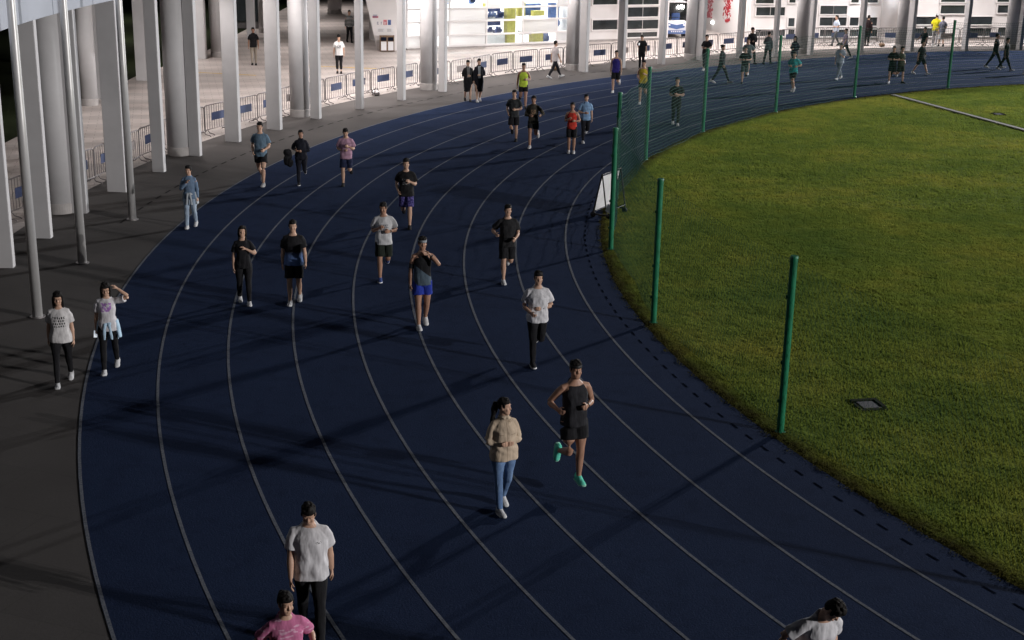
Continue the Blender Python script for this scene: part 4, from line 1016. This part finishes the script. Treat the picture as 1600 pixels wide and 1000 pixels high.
    if kind == 'skirt':
        bm.free(); bm = bmesh.new(); kz = min(J['L']['knee'].z, J['R']['knee'].z)
        loft(bm, [[S(p_) for p_ in ell_ring((0, 0, z), w_, d_, 20)] for z, w_, d_ in ((kz - .03, .098, .085), (.42 + dz.z, .094, .078), (.52 + dz.z, .092, .070), (.60 + dz.z, .074, .058))])
    else:
        for k in 'LR':
            j = J[k]; hip, kn, an = j['hip'], j['knee'], j['ank']; bk = V((0, .006, 0))
            if kind in ('shorts', 'short_shorts'):
                e_ = .82 if kind == 'shorts' else .58
                tube(bm, [S(hip + V((0, 0, .01))), S(cl(hip, kn, .25)), S(cl(hip, kn, e_*.75)), S(cl(hip, kn, e_))], [.053*s*hipw, .056*s*hipw, .056*s*hipw, .058*s*hipw], 16)
            else:
                q = {'trousers': (.044, .038, .030, .028), 'slim': (.0395, .0345, .028, .0255), 'wide': (.050, .047, .043, .046), 'capri': (.046, .040, .034, .0)}[kind]
                P_ = [hip + V((0, 0, .01)), cl(hip, kn, .3), cl(hip, kn, .7), kn, cl(kn, an, .35) + bk, cl(kn, an, .72), cl(kn, an, .96)]
                R2 = [.052, .054, q[0], q[1], q[1]*.98, q[2], q[3]]
                if kind == 'capri': P_, R2 = P_[:6], R2[:6]
                tube(bm, [S(p_) for p_ in P_], [r*s*(hipw if i < 2 else 1) for i, r in enumerate(R2)], 16)
    me = remesh(bm, max(vox, .009), 3, .0055 if kind != 'slim' else .003, seed=seed+3)
    add_mesh({'shorts': 'shorts', 'short_shorts': 'shorts', 'skirt': 'skirt', 'capri': 'trousers'}.get(kind, 'trousers'), me, bmat, e)
    # --- shoes
    um, sm = shoes
    for k in 'LR':
        j = J[k]; ft, up = j['foot'], j['up']; sd = ft.cross(up).normalized(); so = j['sole']; bm = bmesh.new()
        st = ((-.047, .015, .040), (-.038, .023, .066), (-.012, .0265, .069), (.014, .0265, .060), (.042, .0275, .044), (.075, .0275, .034), (.098, .022, .026), (.112, .011, .018))
        loft(bm, [[S(so + ft*a + sd*(w_*cx) + up*(.010 + (h_-.010)*cz)) for cx, cz in ((-1, 0), (-1, .4), (-.72, .85), (0, 1.0), (.72, .85), (1, .4), (1, 0), (0, 0))] for a, w_, h_ in st])
        st2 = ((-.052, .014), (-.040, .025), (-.01, .0275), (.02, .0275), (.05, .0295), (.08, .029), (.104, .023), (.117, .011))
        loft(bm, [[S(so + ft*a + sd*(w_*cx) + up*cz + up*(.006 if a > .1 else 0)) for cx, cz in ((-1, .0), (-1, .0125), (0, .0125), (1, .0125), (1, .0), (0, 0))] for a, w_ in st2], 1)
        bmesh.ops.recalc_face_normals(bm, faces=bm.faces[:]); so_ = obj('shoe', bm, [um, sm], e, True)
    # --- extras
    for x in extras:
        if x == 'watch':
            j = J['L']; a = j['elb'].lerp(j['wri'], .9); d = j['d2']; bm = bmesh.new(); tube(bm, [S(a - d*.007), S(a + d*.007)], .0195*s, 14); obj('watch', bm, M['black'], e)
        elif x in ('headband', 'visor', 'cap', 'whitecap'):
            bm = bmesh.new(); mt = {'headband': M['black'], 'visor': clothmat((.22, .24, .26)), 'cap': clothmat((.012, .012, .014)), 'whitecap': clothmat((.6, .6, .6))}[x]
            loft(bm, [[hd(q.x, q.y, z_) for q in ell_ring((0, .005, 0), .0475*k_, .0565*k_, 20)] for z_, k_ in ((.66, 1.0), (.70, 1.02), (.80, 1.0), (.82, .97))])
            if x != 'headband': loft(bm, [[hd(q.x, q.y, z_) for q in ell_ring((0, -.055, 0), .036, .042, 16)] for z_ in (.705, .735)])
            if x in ('cap', 'whitecap'): ellipsoid(bm, hd(0, .005, .84), (.049*s, .058*s, .036*s), Rh, 16)
            obj({'headband': 'headband', 'visor': 'visor'}.get(x, 'cap'), bm, mt, e, True)
        elif x == 'glasses':
            bm = bmesh.new()
            for q in (-1, 1): tube(bm, [hd(q*.018 + .012*math.cos(a), -.052, .55 + .068*math.sin(a)) for a in np.linspace(0, 2*PI, 13)], .0011*s, 5, cap=False); tube(bm, [hd(q*.030, -.051, .56), hd(q*.043, .0, .54)], .0012*s, 5)
            tube(bm, [hd(-.006, -.053, .56), hd(.006, -.053, .56)], .0011*s, 5); obj('glasses', bm, M['black'], e)
        elif x == 'armband':
            j = J['R']; a = j['sho'].lerp(j['elb'], .62); d = (j['elb']-j['sho']).normalized(); bm = bmesh.new(); tube(bm, [S(a - d*.025), S(a + d*.025)], .031*s, 14); obj('armband', bm, M['black'], e)
        elif isinstance(x, tuple) and x[0] == 'waist':
            bm = bmesh.new(); mt = x[1]
            # tied round the waist: a slanting band, the body of the garment behind, two sleeves hanging in front
            loft(bm, [[S(V((q.x, q.y, z + dz.z - (.018 if q.y > 0 else 0)))) for q in ell_ring((0, 0, 0), w_, d_, 20)] for z, w_, d_ in ((.545, .097, .078), (.56, .100, .080), (.585, .092, .073))])
            loft(bm, [[S(V((q.x, q.y, z + dz.z))) for q in ell_ring((0, .062, 0), w_, .020, 16)] for z, w_ in ((.585, .075), (.50, .098), (.40, .105), (.345, .098))])
            for q in (-1, 1): loft(bm, [[S(V((p_.x, p_.y, z + dz.z))) for p_ in ell_ring((q*.02 + q*xo, -.078, 0), .017, .012, 10)] for z, xo in ((.57, 0), (.50, .008), (.43, .016), (.385, .022))])
            for q in (-1, 1): loft(bm, [[S(V((p_.x, p_.y, z + dz.z))) for p_ in ell_ring((q*(.090 + xo), .010, 0), .026, .050, 12)] for z, xo in ((.585, -.008), (.52, .006), (.44, .018), (.39 if q > 0 else .43, .024))])
            add_mesh('waist_jacket', remesh(bm, .009, 2, .006, seed=seed+9), mt, e)
    e['h'] = H
    return e, J, S, Rz, loc

K_ = clothmat((.012, .012, .014)); K2 = clothmat((.022, .022, .026)); NAVY = clothmat((.015, .02, .05)); CHAR = clothmat((.035, .038, .04))
WH = clothmat((.58, .575, .60)); SW = (clothmat((.52, .52, .53)), clothmat((.60, .60, .61))); SK = (clothmat((.015, .015, .017)), clothmat((.02, .02, .02))); SKW = (clothmat((.015, .015, .018)), M['board'])
SB = (clothmat((.04, .07, .22)), M['board']); SM = (clothmat((.12, .62, .46)), clothmat((.30, .62, .50)))
TH = lambda x, y: theta(at(x, y)) - 180

def C_(*c): return clothmat(c)
DEN = clothmat((.10, .17, .32), 'denim', (.20, .30, .46)); DENL = clothmat((.30, .38, .48), 'denim', (.45, .52, .60))
GR = 'people on the track'
# nearest people
person(502, 1020, 1.76, 10, 'walkL', 'hangB', 'hangF', ('tee', clothmat((.60, .59, .61), 'logo', (.1, .1, .1)), 1.14), ('trousers', K_), SK, 'person in a loose white T-shirt and black trousers walking with head bowed', head=(-6, 26), lod=0, fat=1.08)
person(450, 1172, 1.62, 24, 'walkR', 'runO', 'runO', ('tee', clothmat((.52, .16, .30), 'marks', (.68, .42, .55)), 1.10), ('shorts', K_), SW, 'person with tied hair in a pink T-shirt with white marks at the bottom edge', sex='f', hair='bun', head=(12, 6), lod=0, fat=1.12)
person(1278, 1150, 1.74, 18, 'runL', 'runL_', 'akimbo', ('tee', WH, 1.1), ('shorts', K_), SK, 'person in a white T-shirt running with head dropped so only black hair shows', head=(26, 40), lean=22, lod=0, hair='tousled')
person(783, 806, 1.66, 22, 'stepR', 'belly', 'belly', ('jacket', clothmat((.50, .40, .30), 'placket', (.16, .11, .08)), 1.06), ('slim', DEN), SW, 'person in a beige jacket and blue jeans with long dark hair looking sideways', sex='f', hair='wind', head=(48, 0), lod=0)
person(906, 755, 1.84, 20, 'runL2', 'runM', 'runO', ('tank', K2), ('short_shorts', K_), SM, 'runner in a black tank top with headband and mint green shoes', lod=0, air=.14, fat=1.12, skin='skin1', extras=('headband', 'watch'))
person(833, 574, 1.75, 10, 'runR', 'belly', 'runL_', ('tee', WH, 1.12), ('trousers', K_), SKW, 'runner in a plain white T-shirt and long black trousers with hands at the waist', lod=0, extras=('watch',))
person(787, 444, 1.73, 8, 'runR', 'runL_', 'runO', ('tee', clothmat((.02, .02, .022)), 1.02), ('shorts', K_), SW, 'runner all in black T-shirt and shorts with bright white shoes', lod=0)
person(655, 516, 1.82, 12, 'stepR', 'face', 'hang', ('tank', clothmat((.07, .10, .13), 'twotone', (.012, .012, .014))), ('short_shorts', C_(.02, .04, .30)), SW, 'person in dark tank top and blue shorts wiping the face with one hand', lod=0, skin='skin1', extras=('visor', 'armband', 'watch'))
person(594, 441, 1.74, 6, 'runR', 'runM', 'runU', ('tee', clothmat((.50, .50, .51), 'print', (.12, .13, .15), a=.80), 1.06), ('shorts', C_(.014, .018, .014)), SB, 'runner in a pale grey T-shirt with a dark print and dark knee shorts', lod=0, skin='skin1', head=(-20, 8), extras=('watch',))
person(640, 358, 1.74, 2, 'runL', 'runU', 'runD', ('tee', clothmat((.013, .013, .014), 'blob', (.25, .25, .25)), 1.1), ('shorts', clothmat((.035, .03, .12), 'floral', (.12, .10, .30))), SK, 'runner in a black printed T-shirt and purple patterned shorts', lod=0, hair='tousled', head=(6, -8))
person(390, 478, 1.63, 14, 'stepL', 'neck', 'hang', ('tee', K_, .98), ('trousers', K_), SW, 'person with long hair in black shirt and trousers holding one hand to the chin', sex='f', hair='long', lod=0, head=(-6, -10))
person(453, 478, 1.75, 4, 'stepR', 'hangB', 'hang', ('tee', clothmat((.013, .013, .015), 'gradient', (.12, .20, .42)), 1.1), ('shorts', K_), SW, 'person in a black T-shirt fading to blue at the hem and black shorts', lod=0, fat=1.04)
person(90, 609, 1.66, 12, 'walkR', 'hang', 'hangB', ('tee', clothmat((.58, .565, .565), 'print', (.03, .03, .03), a=.775), 1.1), ('slim', K_), SW, 'person with glasses in a white T-shirt with black lettering beside the nearest flagpole', sex='f', hair='long', lod=0, head=(4, 6), extras=('glasses',))
hp = person(163, 588, 1.64, 10, 'walkR', 'head', 'hang', ('tee', clothmat((.58, .565, .59), 'blob', (.28, .10, .40)), 1.0), ('slim', K_), SW, 'person with one hand on the head and a pale blue jacket tied on', sex='f', hair='longside', lod=0, head=(6, 16), extras=(('waist', clothmat((.42, .58, .72))), 'glasses'))
gw = person(292, 358, 1.56, 2, 'stepR', 'hang', 'chin', ('long', clothmat((.13, .19, .28))), ('trousers', DENL), SW, 'person in a grey blue sweater and pale jeans with one hand at the mouth', sex='f', hair='bun', lod=0, head=(-12, 6), extras=(('waist', clothmat((.40, .43, .46))),))
person(411, 292, 1.80, -4, 'air', 'runL_', 'runD', ('tee', clothmat((.11, .17, .23)), 1.0), ('short_shorts', K_), SW, 'runner in a slate blue T-shirt and short black shorts near the flat pillars', lod=0)
person(467, 290, 1.56, 6, 'runR', 'belly', 'runB', ('jacket', C_(.012, .013, .02), .98), ('trousers', C_(.012, .013, .02)), SKW, 'runner in a dark jacket and trousers carrying a bundled coat under one arm', sex='f', hair='bun', lod=1, skin='skin1')
person(536, 291, 1.64, 0, 'runR', 'runU', 'belly', ('tee', clothmat((.40, .24, .32)), 1.06), ('shorts', NAVY), SK, 'runner in a dusty pink T-shirt with dark shorts and dark sandals', lod=0, head=(0, 20))
# people in the plaza
person(400, 102, 1.70, 8, 'stand', 'hang', 'hang', ('polo', K_), ('trousers', C_(.36, .32, .27)), SK, 'person in a black polo shirt and beige trousers standing in the plaza', skin='skin1')
person(533, 115, 1.68, 4, 'stand', 'hang', 'hang', ('tee', clothmat((.70, .70, .70), 'blob', (.10, .10, .12)), 1.1), ('capri', K_), SK, 'person in a white printed T-shirt and cropped black trousers in the plaza', hair='tousled', extras=('cap',))
person(550, 67, 1.68, 20, 'stepL', 'hang', 'hang', ('long', clothmat((.012, .012, .013), 'stripes', (.5, .5, .5))), ('trousers', K_), SK, 'person in black with white sleeve stripes half hidden by a flat pillar')
# people on the far part of the bend
person(735, 159, 1.60, 10, 'stepL', 'hang', 'belly', ('coat', clothmat((.011, .011, .013), 'open', (.13, .13, .13))), ('skirt', K_), SK, 'person in a long black coat over grey, on the left of the walking pair', sex='f', hair='bun')
person(746, 160, 1.68, 14, 'stepR', 'belly', 'hang', ('coat', clothmat((.012, .012, .018), 'open', (.36, .38, .40))), ('skirt', K_), SW, 'person in a long black coat over pale shirt, on the right of the walking pair', sex='f', hair='short')
person(821, 170, 1.72, 4, 'runL', 'runM', 'hangB', ('tank', C_(.48, .62, .06)), ('short_shorts', K_), SK, 'runner in a lime yellow tank top behind the pair in dark shirts', skin='skin1')
person(858, 123, 1.68, 120, 'strideL', 'hangB', 'hangF', ('tee', C_(.55, .50, .50), 1.05), ('trousers', C_(.018, .018, .022)), SW, 'person in a pale T-shirt and black trousers striding along the barriers')
person(806, 221, 1.70, -6, 'runL2', 'runF', 'runD', ('tee', CHAR, 1.02), ('shorts', K_), SK, 'runner in a charcoal T-shirt and dark shoes, left one of a close pair')
person(827, 232, 1.71, -10, 'runR', 'runO', 'runF', ('long', clothmat((.05, .045, .035), 'blob', (.25, .16, .10))), ('short_shorts', K_), SW, 'runner in dark olive long sleeves and white shoes, right one of a close pair', skin='skin1')
person(896, 240, 1.62, -6, 'stand', 'runM', 'runU', ('tank', C_(.50, .045, .03)), ('shorts', K_), SW, 'runner in a red sleeveless top and black shorts', skin='skin1', head=(0, -6))
person(911, 224, 1.62, 4, 'runR', 'hangB', 'belly', ('polo', C_(.20, .33, .52)), ('trousers', C_(.013, .013, .018)), SW, 'person in a light blue shirt and dark trousers right behind the red runner', fat=1.04)
person(957, 145, 1.74, -12, 'runR', 'hang', 'hangB', ('tank', C_(.04, .03, .20)), ('shorts', K_), SW, 'runner in a violet blue tank top and black shorts on the outer lanes')
pp = person(1004, 108, 1.58, -14, 'stand', 'hang', 'phone', ('tee', K_, 1.06), ('trousers', K_), SK, 'person in black standing on the pavement looking at a phone', head=(-16, 20))
person(999, 163, 1.72, -14, 'runR', 'runU', 'runL_', ('tank', C_(.58, .46, .05)), ('short_shorts', C_(.012, .03, .025)), SW, 'runner in a yellow tank top seen through the net beside a green post')
person(1059, 197, 1.72, -4, 'stepL', 'cross', 'belly', ('tee', K_), ('trousers', C_(.015, .018, .015)), SW, 'person in black with folded forearms and white shoes alone behind the net')
person(1104, 111, 1.66, -22, 'stand', 'belly', 'belly', ('tee', K_, 1.06), ('capri', K_), SW, 'person in black with white shoes half hidden behind a green post', sex='f')
person(1141, 131, 1.72, 62, 'strideL', 'hangB', 'hangF', ('long', C_(.016, .02, .022)), ('trousers', C_(.014, .017, .02)), SW, 'person all in dark clothes striding away with topknot hair', hair='bun')
person(1159, 131, 1.62, -10, 'runR', 'runM', 'runM', ('tee', C_(.014, .018, .018)), ('shorts', C_(.06, .085, .09)), SK, 'runner in a black T-shirt and grey shorts beside the striding dark figure')
person(1168, 117, 1.66, -20, 'runL', 'runO', 'runU', ('tee', C_(.13, .155, .165), 1.05), ('shorts', C_(.10, .12, .13)), SW, 'runner in a grey T-shirt and grey shorts just in front of the tall dark walker')
person(1180, 101, 1.78, 20, 'walkL', 'belly', 'hang', ('long', K_, 1.08), ('trousers', K_), SK, 'tall person in black walking beside one in a grey hoodie', extras=('cap',))
person(1193, 101, 1.60, 150, 'walkR', 'belly', 'hang', ('long', C_(.10, .12, .125), 1.1), ('trousers', K_), SK, 'person in a grey hoodie walking with back turned beside the tall dark walker', sex='f')
person(1237, 110, 1.60, -40, 'walkL', 'belly', 'phone', ('jacket', C_(.018, .02, .035)), ('trousers', K_), SK, 'person in a dark jacket walking close behind the teal runner', sex='f', hair='long')
person(1240, 144, 1.70, -34, 'driveR', 'runB', 'runM', ('tee', C_(.03, .30, .30), 1.06), ('shorts', K_), SW, 'runner in a teal T-shirt and black shorts behind the net')
person(1306, 126, 1.68, -40, 'strideL', 'phone', 'hang', ('tee', C_(.40, .46, .55), 1.1), ('trousers', C_(.24, .28, .33)), SW, 'person in pale blue top and pale trousers with one hand at the face')
person(1329, 92, 1.55, -82, 'strideR', 'hangF', 'out', ('tee', C_(.30, .24, .32)), ('trousers', K_), SW, 'person in a mauve top and black trousers striding past a flat pillar', sex='f')
person(1388, 130, 1.64, -30, 'runR', 'runM', 'runM', ('tee', C_(.014, .015, .016)), ('shorts', K_), SW, 'runner in a black T-shirt, left one of the pair between two green posts')
person(1411, 130, 1.62, 30, 'runL', 'runD', 'runM', ('tee', C_(.06, .065, .045)), ('shorts', C_(.02, .022, .018)), SK, 'runner in an olive T-shirt, right one of the pair between two green posts')
person(1437, 91, 1.58, -60, 'walkL', 'hangF', 'out', ('tee', C_(.016, .018, .026)), ('trousers', K_), SW, 'person in navy with one arm swung out, near the thick round pillar at right')
person(1450, 118, 1.62, 40, 'strideL', 'hang', 'hangB', ('tee', C_(.02, .02, .022)), ('shorts', K_), SW, 'person in dark T-shirt and shorts striding alone beside the last full green post')
person(1567, 108, 1.74, 55, 'strideL', 'hang', 'hang', ('long', C_(.013, .014, .018)), ('trousers', K_), SW, 'tall person in black, left one of the dark group at the right edge')
person(1581, 112, 1.62, 55, 'strideR', 'hang', 'hang', ('tee', C_(.016, .016, .018)), ('trousers', K_), SW, 'person in black, middle one of the dark group at the right edge')
person(1599, 117, 1.52, -40, 'walkR', 'hang', 'hang', ('tee', C_(.015, .016, .02)), ('shorts', K_), SW, 'person in black cut off by the right edge of the view')
# people behind the barriers at the right
person(1298, 72, 1.68, -70, 'walkL', 'belly', 'hang', ('tee', C_(.42, .48, .58)), ('trousers', C_(.10, .10, .11)), SK, 'person in a pale blue shirt and dark trousers in front of the office windows')
person(1356, 72, 1.66, 150, 'stand', 'hang', 'hang', ('long', C_(.02, .012, .014)), ('trousers', K_), SK, 'person in dark clothes behind a flat pillar in front of the office windows')
person(1462, 71, 1.72, 170, 'stand', 'belly', 'belly', ('tee', C_(.62, .55, .02), 1.1), ('trousers', C_(.4, .4, .42)), SW, 'person in a bright yellow top and white cap behind the barriers', extras=('whitecap',))
person(1473, 73, 1.64, 175, 'stepL', 'hang', 'belly', ('tee', C_(.16, .16, .20), 1.05), ('skirt', C_(.5, .52, .55)), SK, 'person in a grey top and white skirt beside the one in yellow', sex='f')
# things held in hands
def held_phone(P, k, lab):
    e, J, S, Rz, loc = P; w_ = loc + Rz @ S(J[k]['wri'] + J[k]['d2']*.055) ; d = Rz @ J[k]['d2']
    bm = bmesh.new(); box(bm, (0, 0, 0), (.07, .009, .145)); box(bm, (0, -.0055, 0), (.062, .002, .130), None, 1)
    o = obj('phone', bm, [M['black'], M['screen']], bevel=.002); o.location = w_ + Vector((0, -.03, .0)); o.rotation_euler = (R_(-35), 0, e.rotation_euler.z); tag(o, lab, 'phone')
held_phone(pp, 'R', 'phone held up by the person in black on the pavement')
held_phone(hp, 'R', 'lit phone in the lowered hand of the person with the tied jacket')
p = at(458, 255, .95); bm = bmesh.new()
for k in range(6): ellipsoid(bm, (random.uniform(-.07, .07), random.uniform(-.06, .06), random.uniform(-.2, .16)), (.10, .09, .15), Matrix.Rotation(random.random(), 3, 'X'), 10)
me = remesh(bm, .012, 2, .008, seed=4); o = add_mesh('bundled_coat', me, K_, None); g = at(467, 290); o.location = g + Vector((-.26, -.02, .80)); tag(o, 'black bundled coat carried on the arm of the runner in dark clothes', 'coat')
scene.cycles.use_denoising = True
scene.cycles.max_bounces = 6; scene.cycles.diffuse_bounces = 3; scene.cycles.transparent_max_bounces = 24
scene.cycles.sample_clamp_indirect = 6
